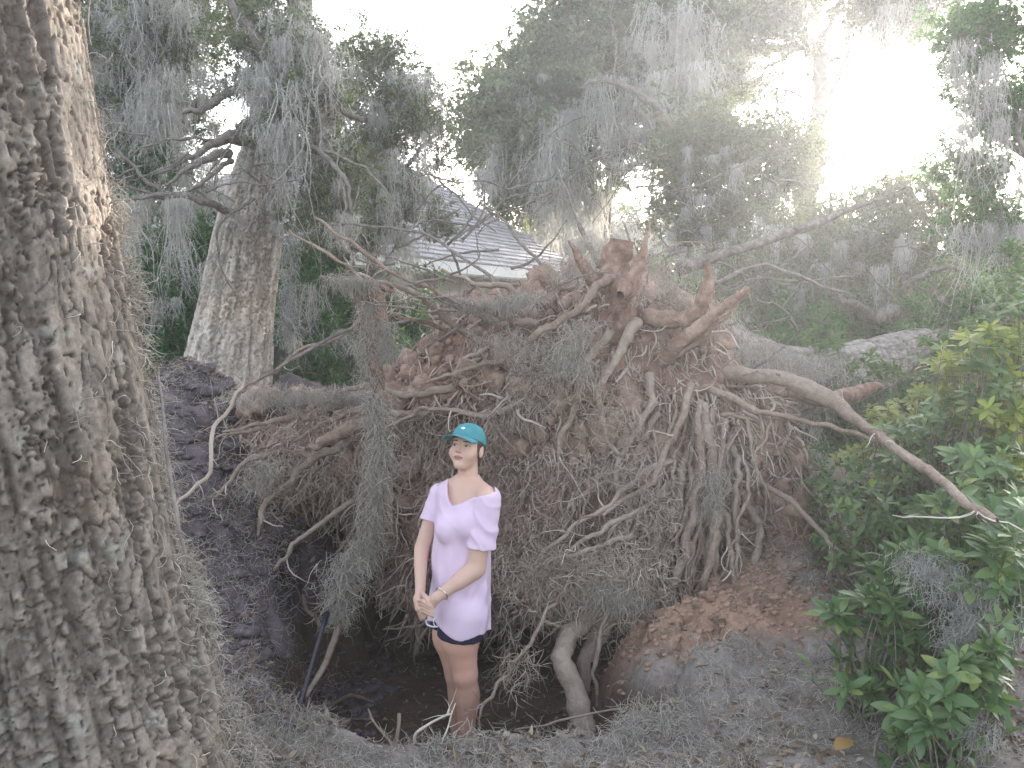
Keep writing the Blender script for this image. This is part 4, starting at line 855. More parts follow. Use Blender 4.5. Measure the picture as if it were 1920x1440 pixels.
# ------------------------------------------------------------------ the house
Cc = np.array([P(1112, 517, 17.0)[0], 17.0, P(1112, 517, 17.0)[2]]); Lc = P(740, 478, 11.1)
e = (Lc-Cc)*[1, 1, 0]; e = nrm(e); nn = np.array([-e[1], e[0], 0]); nn = nn if nn[1] > 0 else -nn
HS = thing('house', Cc*[1, 1, 0], 'low house with grey shingle hip roof and pale walls behind the leaning oak foliage', 'house')
tz = 0.74; kR = 3.0; Ltot = 7.6
def hp(a, b, c): return Cc+e*a+nn*b+np.array([0, 0, c])
t = NT('roof_shingle'); n1 = t.noise(9, 4, 0.7); n2 = t.noise(70, 3)
t.color(t.ramp(t.math('ADD', t.math('MULTIPLY', n1, 0.5), t.math('ADD', t.math('MULTIPLY', n2, 0.2), t.math('MULTIPLY', t.attr('rnd', 'Fac'), 0.3))), [(0.3, (0.36, 0.335, 0.34)), (0.7, (0.54, 0.515, 0.53))])); t.rough(0.9, 0.2); M['shingle'] = t.m
M['fascia'] = plain('white_painted_board', (0.72, 0.72, 0.70), 0.6, 0.3, 0.06, 12); M['wall'] = plain('beige_wall', (0.46, 0.42, 0.38), 0.9, 0.2, 0.1, 6, 0.2); M['glass'] = plain('dark_window', (0.03, 0.035, 0.045), 0.15, 0.5, 0.2, 3)
def roof_plane(o_, du, dv, width_fn, rows, nm, up):
    """courses of shingles from the eave up; width_fn(v) -> (u0, u1)"""
    dvn = nrm(dv); Lv = np.linalg.norm(dv)/rows; nv = nrm(np.cross(du, dvn)); nv = nv if nv[2] > 0 else -nv
    rsr = np.random.RandomState(4)
    for k in range(rows):
        u0, u1 = width_fn((k+0.5)/rows); mbk = MB(); u = u0-rsr.rand()*0.2
        while u < u1:
            w = rsr.uniform(0.22, 0.36); a, b = max(u, u0)+0.004, min(u+w, u1)-0.004
            if b-a > 0.02:
                lo = -rsr.uniform(0.0, 0.02); hi = Lv*1.05; th = 0.012+rsr.rand()*0.010
                pts = [(a, lo, 0.002), (b, lo, 0.002), (b, hi, 0.001), (a, hi, 0.001), (a, lo, th+0.016), (b, lo, th+0.016), (b, hi, 0.006), (a, hi, 0.006)]
                vv = np.array([o_+du*p[0]+dvn*(k*Lv+p[1])+nv*p[2] for p in pts])
                mbk.add(vv, np.array([[4, 5, 6, 7], [0, 1, 5, 4], [1, 2, 6, 5], [3, 0, 4, 7]]), r=rsr.rand())
            u += w
        if mbk.v: link('shingle_course', mbk.mesh('shingle_course', M['shingle'], smooth=False), HS)
slope = nn*kR+np.array([0, 0, kR*tz])
roof_plane(Cc, e, slope, lambda v: (v*kR, Ltot-v*kR), 30, 'front', 1)
roof_plane(hp(Ltot, 0, 0), nn, -e*kR+np.array([0, 0, kR*tz]), lambda v: (v*kR, 6.0-v*kR), 30, 'hip', 1)
slope2 = e*kR+np.array([0, 0, kR*tz])
roof_plane(Cc, nn, slope2, lambda v: (v*kR, 6.0-v*kR), 30, 'hip', 1)
mb = MB()   # roof deck under the shingles, with the rear slopes
R0 = hp(kR, kR, kR*tz-.01); R1 = hp(Ltot-kR, kR, kR*tz-.01); A, B_, C_, D4 = hp(0, 0, -.01), hp(Ltot, 0, -.01), hp(Ltot, 2*kR, -.01), hp(0, 2*kR, -.01)
mb.add([A, B_, R1, R0, C_, D4], [np.array([[0, 1, 2, 3], [5, 3, 2, 4]]), np.array([[0, 3, 5], [1, 4, 2]])]); link('roof_deck', mb.mesh('roof_deck', M['shingle'], smooth=False), HS)
Mh = np.eye(4); Mh[:3, 0] = e; Mh[:3, 1] = nn; Mh[:3, 2] = [0, 0, 1]; Mh[:3, 3] = Cc
mb = MB(); mb.box((-.02, -.03, -.17), (Ltot, 0.0, -.015), Mh); mb.box((-.05, -.03, -.17), (-.02, 6.03, -.015), Mh); link('fascia', mb.mesh('fascia', M['fascia'], smooth=False), HS)
mb = MB(); mb.box((-.02, 0.0, -.19), (Ltot, .55, -.172), Mh); mb.box((-.02, .55, -.19), (.5, 5.9, -.172), Mh); link('soffit', mb.mesh('soffit', M['fascia'], smooth=False), HS)
mb = MB(); mb.box((.5, .55, -2.6), (Ltot, .62, -.192), Mh); mb.box((.43, .55, -2.6), (.5, 5.5, -.192), Mh); mb.box((.43, 5.5, -2.6), (Ltot, 5.57, -.192), Mh); link('wall', mb.mesh('wall', M['wall'], smooth=False), HS)
for a0 in (1.3, 4.4):
    mb = MB(); mb.box((a0, .50, -1.7), (a0+1.1, .548, -.45), Mh); w_ = link('window', mb.mesh('window', M['fascia'], smooth=False), HS)
    mb = MB(); mb.box((a0+.07, .49, -1.63), (a0+.53, .498, -.52), Mh); mb.box((a0+.57, .49, -1.63), (a0+1.03, .498, -.52), Mh); g_ = link('pane', mb.mesh('pane', M['glass'], smooth=False), None); g_.parent = w_
# ------------------------------------------------------------------ ground litter, clods, fallen leaves
rs = np.random.RandomState(301)
def sample_ground(n, x0, x1, y0, y1, cond=None):
    x = rs.uniform(x0, x1, n); y = rs.uniform(y0, y1, n)
    if cond is not None: k = cond(x, y); x, y = x[k], y[k]
    return np.stack([x, y, H(x, y)+0.004], -1)
mb = MB()
pts = sample_ground(52000, -2.6, 3.2, 2.3, 6.0, lambda x, y: rs.rand(len(x)) < np.clip((0.55+1.3*fbm(x*2.2, y*2.2, 0*x, 3, 55))*(1-0.85*sstep(-0.1, -0.3, H(x, y)))*(1-0.8*np.exp(-((x-0.95)/0.45)**2-((y-4.25)/0.35)**2)), 0.02, 1))
n = len(pts); k = n*6//10
v, f, r, _ = strands(pts[:k], rs.normal(0, 1, (k, 3))*[1, 1, 0.25]+[0, 0, 0.12], rs.uniform(0.03, 0.11, k), 5, rs.uniform(0.0007, 0.0018, k), rs, 0.45, 0.06, 3); mb.add(v, f, r=r)
o = link('moss_litter', mb.mesh('moss_litter', M['drymoss'])); tag(o, 'grey curled scraps of fallen moss and twigs littering the ground', 'litter', kind='stuff')
mb = MB(); q = pts[k:]; m = len(q)
v, f, r = leaf_cards(q, rs.normal(0, 1, (m, 3))*[1, 1, 0.3]+[0, 0, .15], rs.uniform(0.022, 0.07, m), rs.uniform(0.006, 0.016, m), rs, 0.5); mb.add(v, f, r=r)
o = link('leaf_litter', mb.mesh('leaf_litter', M['deadleaf'], smooth=False)); tag(o, 'small brown leaves scattered thickly over the ground', 'leaf litter', kind='stuff')
# denser moss tangle along the rim of the pit in the foreground and on the left bank
mb = MB()
for (x0, x1, y0, y1, m, L, hgt, mt) in [(-1.1, 0.9, 2.6, 3.2, 5500, .08, .015, 0), (-1.2, -.7, 3.0, 3.6, 2600, .10, .04, 0), (0.3, 1.5, 3.1, 3.8, 3200, .07, .02, 0), (-.32, -.10, 3.14, 3.26, 500, .09, .05, 0), (.15, .7, 3.2, 3.6, 1800, .11, .05, 0),
                                 (-2.4, -1.0, 4.2, 6.4, 4200, .10, .04, 0), (-1.9, -1.1, 3.7, 4.6, 2000, .09, .02, 0)]:
    p = sample_ground(m, x0, x1, y0, y1); p[:, 2] += rs.rand(len(p))*hgt*(0.5+fbm(p[:, 0]*6, p[:, 1]*6, 0*p[:, 0], 2, 3))
    v, f, r, _ = strands(p, rs.normal(0, 1, (len(p), 3))*[1, 1, .4]+[0, 0, .12], rs.uniform(.4, 1.3, len(p))*L, 6, rs.uniform(.0008, .0019, len(p)), rs, 0.5, 0.12, 3, taper=.5); mb.add(v, f, r=r)
o = link('moss_tangle', mb.mesh('moss_tangle', M['drymoss'])); tag(o, 'tangled pale grey moss heaped along the rim of the pit', 'moss', kind='stuff')

M['clay'] = plain('clay_clod', (0.34, 0.225, 0.17), 0.95, 0.1, 0.35, 30, 0.8)
def blob(seed, nlat=7, nlon=10):
    r_ = np.random.RandomState(seed); v = []
    for i in range(1, nlat):
        for j in range(nlon):
            a, b = np.pi*i/nlat, 2*np.pi*j/nlon; v.append([math.sin(a)*math.cos(b), math.sin(a)*math.sin(b), math.cos(a)*0.75])
    v = np.array(v+[[0, 0, .75], [0, 0, -.75]]); v *= (1+0.75*fbm(v[:, 0]*1.7+seed, v[:, 1]*1.7, v[:, 2]*1.7, 3, seed))[:, None]
    i = np.arange(nlat-2)[:, None]*nlon; j = np.arange(nlon)[None]; j2 = (j+1) % nlon
    f4 = np.stack([i+j, i+nlon+j, i+nlon+j2, i+j2], -1).reshape(-1, 4); T, B = len(v)-2, len(v)-1; jj = np.arange(nlon); jn = (jj+1) % nlon; b0 = (nlat-2)*nlon
    return v, [np.stack([np.full(nlon, T), jj, jn], -1), f4, np.stack([np.full(nlon, B), b0+jn, b0+jj], -1)]
CL = []
for i in range(5):
    v, f = blob(400+i); m_ = MB(); m_.add(v, [f[0], f[2], f[1]]); CL.append(m_.mesh('clod', M['clay'], smooth=True))
mb = MB(); cv, cf = blob(410, 5, 7); cnt = 0
for i in range(1100):
    a = rs.normal(0, 1, 2); x, y = 1.0+a[0]*0.25, 4.25+a[1]*0.20
    if i % 4 == 0: x, y = 1.35+a[0]*.4, 4.7+a[1]*.4
    z = H(x, y)
    if z < -0.3: continue
    s = rs.gamma(2.2, 0.0038)+.005
    if s > 0.022 and cnt < 150:
        o = bpy.data.objects.new('clod', CL[rs.randint(5)]); COL.objects.link(o); o.parent = ground; o.location = (x, y, z+s*.05); o.rotation_euler = tuple(rs.rand(3)*6); o.scale = (s, s*rs.uniform(.7, 1.2), s*rs.uniform(.6, 1)); cnt += 1
    else: mb.add(cv*s+[x, y, z+s*.1], cf)
o = link('clay_crumbs', mb.mesh('clay_crumbs', M['clay']), ground); o['kind'] = 'stuff'

M['humus'] = plain('humus_lump', (0.12, 0.10, 0.11), 1.0, 0.05, 0.6, 25, 1.0)
mb = MB(); hp_ = sample_ground(1500, -2.5, -0.75, 3.3, 6.2)
for q in hp_:
    s = rs.gamma(2, .008)+.006; mb.add((cv*s*[1.3, 1, .6]) @ np.array(Matrix.Rotation(rs.rand()*6, 3, 'Z'))+q, cf)
o = link('humus_crumbs', mb.mesh('humus_crumbs', M['humus']), ground); o['kind'] = 'stuff'

def big_leaf(L=1.0, W=0.34, curl=0.12, rows=5):
    """elliptic leaf along +Y, folded along its midrib, bending down at the tip"""
    v = []; f = []
    for i in range(rows+1):
        t = i/rows; w = W*math.sin(math.pi*min(t*0.94+.03, 1)**1.15)**.85; z = -curl*t*t*L
        v += [[-w*L*.5*1.0, t*L, z+abs(w)*.12], [0, t*L, z], [w*L*.5, t*L, z+abs(w)*.12]]
        if i: a = 3*(i-1); f += [[a, a+1, a+4, a+3], [a+1, a+2, a+5, a+4]]
    return np.array(v), np.array(f)
lv, lf = big_leaf(1, .45, .3)
M['goldleaf'] = leaf_mat('gold_dead_leaf', [(0.1, (0.32, 0.20, 0.07)), (0.9, (0.42, 0.29, 0.11))], .2, .6, .3, (.6, .3, .05))
DL = []
for i in range(4):
    v = lv.copy(); v[:, 2] += 0.12*fbm(v[:, 0]*4+i, v[:, 1]*4, 0*v[:, 0], 2, i)+.25*v[:, 0]**2*3; DL.append(mk_mesh('dead_leaf', v, lf, M['deadleaf']))
k = 0
while k < 110:
    x, y = rs.uniform(-.9, 2.2), rs.uniform(2.8, 4.6)
    z = H(x, y)
    if z < -.12: continue
    o = bpy.data.objects.new('dead_leaf', DL[rs.randint(4)]); COL.objects.link(o); o.parent = ground; o.location = (x, y, z+.012); s = rs.uniform(.03, .07)
    o.rotation_euler = (rs.normal(0, .35), rs.normal(0, .35), rs.rand()*6.28); o.scale = (s, s, s); k += 1
gl = link('fallen_leaf', mk_mesh('fallen_leaf', lv*[1.7, 1, 1], lf, M['goldleaf']), loc=None); p = P(1566, 1392, 3.05); gl.location = (p[0], p[1], float(H(p[0], p[1]))+.02); gl.scale = (.085,)*3; gl.rotation_euler = (.5, .1, -1.1)
tag(gl, 'single golden dead leaf lying on the grey litter, lower right', 'leaf')

# loose sticks on the ground (each its own thing)
def stick(ctrl, label, mat='branch', cat='stick', name='stick', jit=.01, sides=7, group=None, drape=True, twigs=0):
    p, r = path(ctrl, 20, jit, rng.randint(999)); v, f = tube(p, r, sides, .2, 3, 20); me = MB(); me.add(v, [f[1], f[0]], r=.42)
    if twigs:
        idx = rs.randint(3, 19, twigs); vv, ff, rr, _ = strands(p[idx], rs.normal(0, 1, (twigs, 3))+[0, 0, .3], rs.uniform(.04, .14, twigs), 5, .0022, rs, .25, 0); me.add(vv, ff, r=.7)
    c0 = p.mean(0); me.v = [a-c0 for a in me.v]; o = link(name, me.mesh(name, M[mat]), loc=c0); tag(o, label, cat, group); return o
def G(px, py, up=0.02):
    """pixel on the ground surface"""
    lo, hi = 2.0, 9.0
    for D in np.arange(2.3, 9, .02):
        q = P(px, py, D)
        if q[2] < H(q[0], q[1], False)+up: return D
    return 4.0
stick([(555, 1330, G(555, 1330), 4), (620, 1322, G(620, 1322), 5), (660, 1305, G(660, 1305, .05), 5), (700, 1318, G(700, 1318), 3)], 'pale curved stick on the pit rim beside the foot of the black pipe', 'root')
stick([(738, 1400, 3.3, 5), (745, 1370, 3.3, 5), (750, 1335, 3.32, 5)], 'short pale stub standing upright on the pit rim left of the girl', 'fineroot')
stick([(740, 1395, 3.32, 3), (705, 1360, 3.35, 3), (690, 1330, 3.4, 2)], 'thin dead twig leaning left of the upright pale stub', 'fineroot', twigs=5)
stick([(775, 1395, 3.3, 4), (785, 1370, 3.3, 4), (830, 1345, 3.35, 3), (850, 1338, 3.36, 2)], 'bent bare twig arching over the pit rim toward the girl', 'fineroot', twigs=4)
stick([(830, 1400, 3.2, 3), (842, 1360, 3.25, 2), (856, 1318, 3.3, 1.5)], 'thin straight twig poking up in front of the girl\'s shin', 'fineroot', twigs=3)
stick([(700, 1350, G(700, 1350), 3), (640, 1345, G(640, 1345), 3), (600, 1330, G(600, 1330), 3), (760, 1395, 3.35, 2)][::-1][1:], 'long thin twig lying across the dark pit rim', 'branch')
stick([(1640, 1420, 3.0, 4), (1650, 1370, 3.05, 4), (1685, 1335, 3.1, 3)], 'grey bent twig below the azaleas at lower right', 'branch')
stick([(1300, 1050, 4.1, 2), (1340, 1250, 4.0, 4), (1360, 1285, 4.0, 4)][1:], 'short dark twig stuck in the orange clay mound', 'branch')
stick([(905, 1372, G(905, 1372), 4), (925, 1376, G(925, 1376), 5), (945, 1371, G(945, 1371), 2)], 'small pale chip of wood on the rim right of the girl', 'fineroot')
stick([(505, 1410, 3.0, 5), (530, 1424, 2.95, 6)], 'stubby pale wood chip lying left of centre on grey moss', 'fineroot')
stick([(965, 1368, 3.6, 2), (1060, 1350, 3.65, 3), (1180, 1325, 3.7, 2)], 'long thin twig lying along the floor of the pit right of the girl', 'root')
# bare branches sweeping across the picture
stick([(330, 960, 3.6, 4), (385, 885, 3.7, 5), (412, 810, 3.8, 5), (445, 745, 3.9, 4), (465, 700, 3.95, 2)], 'pale zigzag bare stem rising right of the big oak over the dark bank', 'fineroot', 'branch', 'branch', .05, twigs=6)
stick([(1270, 505, 5.0, 13), (1350, 478, 5.0, 12), (1440, 447, 5.1, 11), (1520, 420, 5.2, 10), (1590, 393, 5.3, 7), (1660, 372, 5.4, 4), (1700, 355, 5.4, 2)], 'straight dead limb slanting up to the right from the top of the roots', 'branch', 'branch', 'branch', .015, 9, twigs=8)
stick([(480, 715, 4.4, 2), (560, 668, 4.5, 4), (650, 620, 4.6, 4), (740, 606, 4.7, 4), (830, 596, 4.8, 4)], 'dark thin branch arching over the left bank past the leaning mossy root', 'branch', 'branch', 'branch', .01, twigs=26)
stick([(600, 420, 6.6, 3), (720, 425, 6.4, 3), (800, 440, 6.2, 4), (880, 490, 6.0, 4), (950, 545, 5.6, 5)], 'long curved branch crossing in front of the house roof', 'branch', 'branch', 'branch', .02, twigs=10)
stick([(905, 385, 6.2, 2), (950, 420, 6.0, 3), (985, 465, 5.8, 4), (1040, 520, 5.5, 5), (1060, 545, 5.3, 6)], 'forked bare branch standing dark against the shingle roof', 'branch', 'branch', 'branch', .02, twigs=16)
stick([(1045, 310, 6.0, 2), (1070, 380, 5.8, 3), (1095, 440, 5.6, 6), (1120, 500, 5.3, 7)], 'thin mossy sapling stem rising left of the broken stubs', 'branch', 'branch', 'branch', .02, twigs=10)
stick([(1600, 560, 5.9, 3), (1500, 520, 5.8, 4), (1420, 500, 5.5, 4), (1340, 530, 5.2, 6)], 'arched twiggy branch behind the right-hand broken stubs', 'branch', 'branch', 'branch', .03, twigs=18)

# dead root standing up on the left of the plate, hung with a long column of moss
lr = thing('mossy_branch', P(700, 760, 4.55), 'upright reddish broken limb wrapped in a long hanging column of grey moss', 'branch')
root([(735, 1010, 4.5, 8), (722, 900, 4.5, 11), (716, 800, 4.52, 14), (705, 700, 4.52, 14), (693, 640, 4.5, 13), (680, 590, 4.5, 9), (668, 545, 4.5, 7), (655, 520, 4.5, 4)], 34, 10, 'redroot', .02, parent=lr, name='limb', fs=False)
root([(720, 640, 4.6, 8), (715, 590, 4.58, 13), (702, 545, 4.56, 15), (690, 528, 4.55, 9)], 18, 10, 'redroot', .02, parent=lr, name='limb', fs=False)
root([(740, 548, 4.6, 5), (690, 535, 4.55, 7), (640, 530, 4.5, 5), (600, 520, 4.48, 2)], 18, 8, 'redroot', .02, parent=lr, name='limb', fs=False)
def moss_column(parent, cp, n, W, L, mat, name='moss', rad=.0012):
    c = catmull(np.array([P(a, b, d) for a, b, d in cp]), 60); i = rs.randint(60, size=n); w = np.interp(i/59, np.linspace(0, 1, len(W)), W)
    o = c[i]+rs.normal(0, 1, (n, 3))*w[:, None]*[1, .8, .3]
    v, f, r, _ = strands(o, rs.normal(0, .9, (n, 3))+[0, 0, -.8], rs.uniform(.4, 1.2, n)*L, 6, rs.uniform(.7, 1.4, n)*rad, rs, .42, .3, 3, taper=.5); m_ = MB(); m_.add(v, f, r=r)
    q = link(name, m_.mesh(name, mat), parent); q['kind'] = 'stuff'; return q
moss_column(lr, [(700, 740, 4.42), (708, 800, 4.40), (712, 860, 4.38), (705, 920, 4.36), (695, 980, 4.34), (680, 1030, 4.32), (655, 1060, 4.3), (640, 1110, 4.28), (632, 1160, 4.28)], 2600, [.025, .03, .035, .035, .03, .045, .06, .05, .03], .12, M['drymoss'], rad=.0017)
moss_column(lr, [(720, 600, 4.5), (722, 640, 4.5), (725, 670, 4.5)], 650, [.03, .045, .03], .09, M['drymoss'])
moss_column(lr, [(690, 560, 4.45), (680, 650, 4.45), (700, 740, 4.45)], 700, [.03, .03, .05], .08, M['drymoss'])
moss_column(lr, [(620, 520, 4.45), (660, 525, 4.45), (700, 530, 4.5)], 500, [.04, .04, .03], .10, M['drymoss'])
# moss caught on the roots of the plate
mr = UP
for cp, n, W in [([(830, 560, 4.7), (930, 570, 4.7), (1000, 550, 4.75)], 1200, [.06, .08, .06]), ([(1050, 520, 4.9), (1100, 480, 5.0), (1110, 440, 5.1)], 900, [.08, .1, .06]), ([(1080, 700, 4.6), (1060, 660, 4.6), (1100, 600, 4.6)], 900, [.06, .06, .05]),
                 ([(1220, 480, 4.9), (1260, 540, 4.9), (1350, 600, 5.0)], 1200, [.07, .1, .12]), ([(1120, 1100, 4.15), (1190, 1130, 4.2)], 900, [.07, .07]), ([(500, 860, 4.55), (470, 920, 4.5)], 500, [.05, .05]), ([(450, 740, 4.6), (560, 740, 4.7), (700, 740, 4.8)], 1400, [.1, .08, .08]),
                 ([(1400, 640, 5.2), (1480, 680, 5.4), (1560, 700, 5.6)], 1200, [.1, .12, .1]), ([(1340, 880, 4.4), (1335, 960, 4.4)], 400, [.04, .03]), ([(900, 620, 4.7), (1000, 680, 4.6), (950, 800, 4.7)], 900, [.1, .1, .1])]:
    moss_column(mr, cp, n, W, .09, M['drymoss'])
# hanging moss tufts at far left
b_ = thing('hanging_moss', P(535, 560, 6.8), 'slender moss tuft dangling right of the pale oak trunk on a thin twig', 'moss'); limb(b_, [(510, 580, 6.8, 2), (530, 600, 6.8, 2), (548, 620, 6.8, 2)], 10, 5, name='twig'); moss_column(b_, [(545, 440, 6.8), (542, 560, 6.8), (540, 640, 6.8)], 700, [.04, .03, .06], .14, M['moss'], rad=.002)

# black metal pipe leaning in the pit and the pale pole behind it
pp_, _ = path([(613, 1150, 4.15, 5), (560, 1333, 3.62, 5)], 10); v, f = tube(pp_, .012, 10); c0 = pp_[-1].copy(); m_ = MB(); m_.add(v-c0, [f[1], f[0]])
v, f = tube(pp_[:2]+[0, 0, 0], .016, 10); m_.add(v-c0, [f[1], f[0]])
M['blackmetal'] = plain('black_metal', (0.02, 0.02, 0.03), .35, .5, .2, 10); o = link('metal_pipe', m_.mesh('metal_pipe', M['blackmetal']), loc=c0); tag(o, 'slim black metal pipe leaning in the pit left of the girl', 'pipe')
stick([(640, 1165, 4.3, 8), (610, 1240, 4.15, 8), (572, 1310, 3.95, 6)], 'pale weathered pole leaning just behind the black pipe', 'root', 'pole', 'wooden_pole')

# ------------------------------------------------------------------ azalea shrubs at the right
lv5, lf5 = big_leaf(1, .36, .16)
AZ = [mk_mesh('leaf', big_leaf(1, w, c)[0], lf5, M['azalea']) for w, c in ((.38, .12), (.44, .25), (.34, .05))]
AZY = [mk_mesh('leaf', big_leaf(1, w, c)[0], lf5, M['sunlitleaf']) for w, c in ((.42, .12), (.50, .22))]
def rot_from(d, up):
    y = nrm(d); x = nrm(np.cross(y, up)); z = np.cross(x, y); return np.stack([x, y, z], 1)
def azalea(label, blobs, seed, nobj=0, meshes=AZ, L0=.075, base=None, dens=1.0, group='azalea shrubs'):
    r_ = np.random.RandomState(seed); b0 = blobs[0]
    bx = P(b0[0], 900, b0[2]); bz = float(H(bx[0], bx[1], False)) if base is None else base[2]; bx = np.array([bx[0], bx[1], bz]) if base is None else np.array(base)
    s_ = thing('azalea_shrub', bx, label, 'shrub', group); st = MB(); mats = []
    for (cx, cy, D, rx, ry, rD, n) in blobs:
        for _ in range(int(n*dens)):
            q = r_.normal(0, 1, 3); q = q/np.linalg.norm(q)*r_.rand()**.45; tip = P(cx+q[0]*rx, cy+q[1]*ry, D+q[2]*rD)
            if tip[2] < H(tip[0], tip[1], False)+.05: continue
            mid = bx*.35+tip*.65+r_.normal(0, .06, 3)-[0, 0, .08]; c = catmull(np.array([bx+r_.normal(0, .04, 3)*[1, 1, 0], mid, tip]), 9); v, f = tube(c, np.linspace(.005, .0016, 9), 4, cap=False); st.add(v, f)
            ax = nrm(tip-mid+np.array([0, -.12, .10])+r_.normal(0, .08, 3)); u = nrm(np.cross(ax, r_.normal(size=3))); w = np.cross(ax, u)
            for tier, (m, el, sc) in enumerate(((5, .25, 1.0), (4, .75, .7))):
                a0 = r_.rand()*6
                for j in range(m+r_.randint(2)):
                    a = a0+j*6.283/m+r_.normal(0, .15); d = (u*math.cos(a)+w*math.sin(a))*math.cos(el)+ax*math.sin(el)+np.array([0, 0, -.12])+r_.normal(0, .1, 3)
                    mats.append((tip-ax*.012*(1-tier), rot_from(d, ax), L0*sc*r_.uniform(.7, 1.2)))
            for j in range(7):   # leaves along the stem
                k = r_.randint(3, 9); d = r_.normal(0, 1, 3)+[0, 0, .4]; mats.append((c[k], rot_from(d, np.array([0, 0, 1.0])), L0*r_.uniform(.6, .95)))
    link('stems', st.mesh('stems', M['branch']), s_)
    vis = sorted(range(len(mats)), key=lambda i: mats[i][0][1]); w = s_['_w']
    objs = set(vis[:nobj]); jb = {0: MB(), 1: MB()}
    data = [np.array([v.co for v in me.vertices]) for me in meshes]
    for i, (p, R, s) in enumerate(mats):
        g = r_.randint(len(meshes))
        if i in objs:
            o = bpy.data.objects.new('leaf', meshes[g]); COL.objects.link(o); o.parent = s_; Mx = Matrix.Identity(4)
            for a in range(3):
                for b in range(3): Mx[a][b] = float(R[a, b]*s)
                Mx[a][3] = float(p[a]-w[a])
            o.matrix_local = Mx
        else: jb[0].add(data[g] @ (R*s).T+p, lf5, r=r_.rand())
    if jb[0].v: o = link('leaves', jb[0].mesh('leaves', meshes[0].materials[0]), s_); o['kind'] = 'stuff'
    return s_
azalea('azalea with broad dark green whorls low in the bottom right corner', [(1780, 1290, 2.9, 110, 60, .25, 26), (1730, 1360, 2.85, 70, 45, .2, 11), (1850, 1250, 2.9, 60, 60, .2, 9), (1600, 1290, 3.2, 60, 12, .15, 4)], 501, 300, L0=.088)
azalea('azalea whose blue-green whorls reach left over the clay mound', [(1640, 1140, 3.3, 70, 40, .2, 15), (1700, 1070, 3.4, 90, 50, .25, 18), (1720, 1190, 3.2, 60, 30, .15, 7), (1570, 1140, 3.35, 40, 12, .1, 4)], 502, 300, L0=.09)
azalea('tall azalea filling the right edge at mid height', [(1850, 1120, 3.1, 80, 90, .3, 24), (1880, 980, 3.2, 60, 70, .3, 18)], 503, 280, L0=.09)
azalea('azalea with many small upright whorls behind the drooping red root', [(1650, 950, 4.2, 90, 50, .3, 34), (1740, 980, 4.0, 80, 60, .3, 28), (1620, 1030, 4.3, 70, 40, .3, 22), (1700, 900, 4.4, 80, 30, .3, 16)], 504, 0, L0=.07)
azalea('azalea coloured sunlit yellow-green between the fallen trunk and the red root', [(1680, 780, 4.9, 60, 40, .3, 30), (1780, 740, 4.7, 80, 50, .3, 36), (1860, 800, 4.5, 60, 60, .3, 24), (1600, 850, 4.9, 40, 20, .2, 10)], 505, 0, AZY, .065)
azalea('leafy azalea with yellow-green tips high on the right edge', [(1850, 650, 4.2, 90, 60, .4, 38), (1880, 760, 4.0, 60, 60, .3, 22), (1890, 880, 3.9, 50, 70, .3, 20), (1790, 680, 4.6, 60, 30, .3, 18)], 506, 0, AZY+AZ[:1], .075)
azalea('tall glossy shrub climbing the right edge above the azaleas', [(1900, 560, 4.2, 50, 60, .4, 24), (1860, 600, 4.6, 50, 30, .3, 14), (1900, 480, 4.6, 40, 40, .3, 12), (1780, 640, 5.2, 50, 20, .3, 10)], 507, 0, AZ, .08, group=None)
azalea('small sparse azalea sprig left of the drooping root tip', [(1570, 930, 4.8, 60, 40, .3, 16), (1520, 880, 5.0, 50, 50, .3, 12), (1560, 1010, 4.6, 40, 30, .2, 8)], 508, 0, AZ, .06)
azalea('leafy green azalea bulging from the right edge just above the dark corner whorls', [(1850, 880, 3.7, 80, 60, .3, 30), (1820, 960, 3.5, 80, 60, .3, 26), (1760, 1060, 3.4, 90, 60, .3, 22), (1890, 1080, 3.2, 50, 80, .3, 16), (1680, 1080, 3.7, 70, 50, .3, 14)], 510, 0, AZ+AZY[:1], .085)
azalea('dense azalea between the red root and the sunlit-coloured azalea', [(1720, 830, 4.4, 100, 50, .3, 30), (1800, 780, 4.2, 90, 50, .3, 26), (1640, 900, 4.6, 70, 50, .3, 20), (1870, 700, 4.0, 60, 70, .3, 20)], 511, 0, AZ[:2]+AZY[:1], .07)
azalea('shaded azalea mass at the foot of the fallen trunk', [(1750, 860, 5.2, 90, 60, .3, 30), (1650, 700, 6.2, 80, 40, .4, 26), (1800, 660, 6.0, 100, 40, .4, 30), (1540, 640, 6.5, 80, 30, .4, 16)], 509, 0, AZ, .075)
mt_ = thing('hanging_moss', P(1780, 1080, 3.05), 'matted grey moss caught in the azaleas at the right', 'moss')
moss_column(mt_, [(1720, 1040, 3.2), (1780, 1090, 3.1), (1830, 1160, 3.0), (1800, 1210, 3.0)], 1800, [.05, .07, .06, .04], .08, M['moss'])
moss_column(mt_, [(1800, 1340, 2.8), (1850, 1390, 2.8)], 220, [.04, .03], .08, M['moss'])
# ------------------------------------------------------------------ the girl
def Q(px, py, dy=0.0): return P(px, py, 4.0+dy)
girl = thing('person', (Q(866, 1430)[0], 4.0, -0.62), 'girl in teal cap, pale lilac T-shirt and navy shorts standing in the pit, hands clasped', 'person')
yaw = math.radians(33); Fb = np.array([-math.sin(yaw), -math.cos(yaw), 0]); Lb = np.array([math.cos(yaw), -math.sin(yaw), 0])
hy, hpch, hrl = math.radians(22), math.radians(17), math.radians(-3)
Fh = np.array([-math.sin(hy)*math.cos(hpch), -math.cos(hy)*math.cos(hpch), math.sin(hpch)]); Lh = np.array([math.cos(hy), -math.sin(hy), 0]); Uh = np.cross(Lh, Fh); Uh = -Uh if Uh[2] < 0 else Uh
Lh, Uh = Lh*math.cos(hrl)+Uh*math.sin(hrl), Uh*math.cos(hrl)-Lh*math.sin(hrl)
HC = Q(876, 841, 0.02)
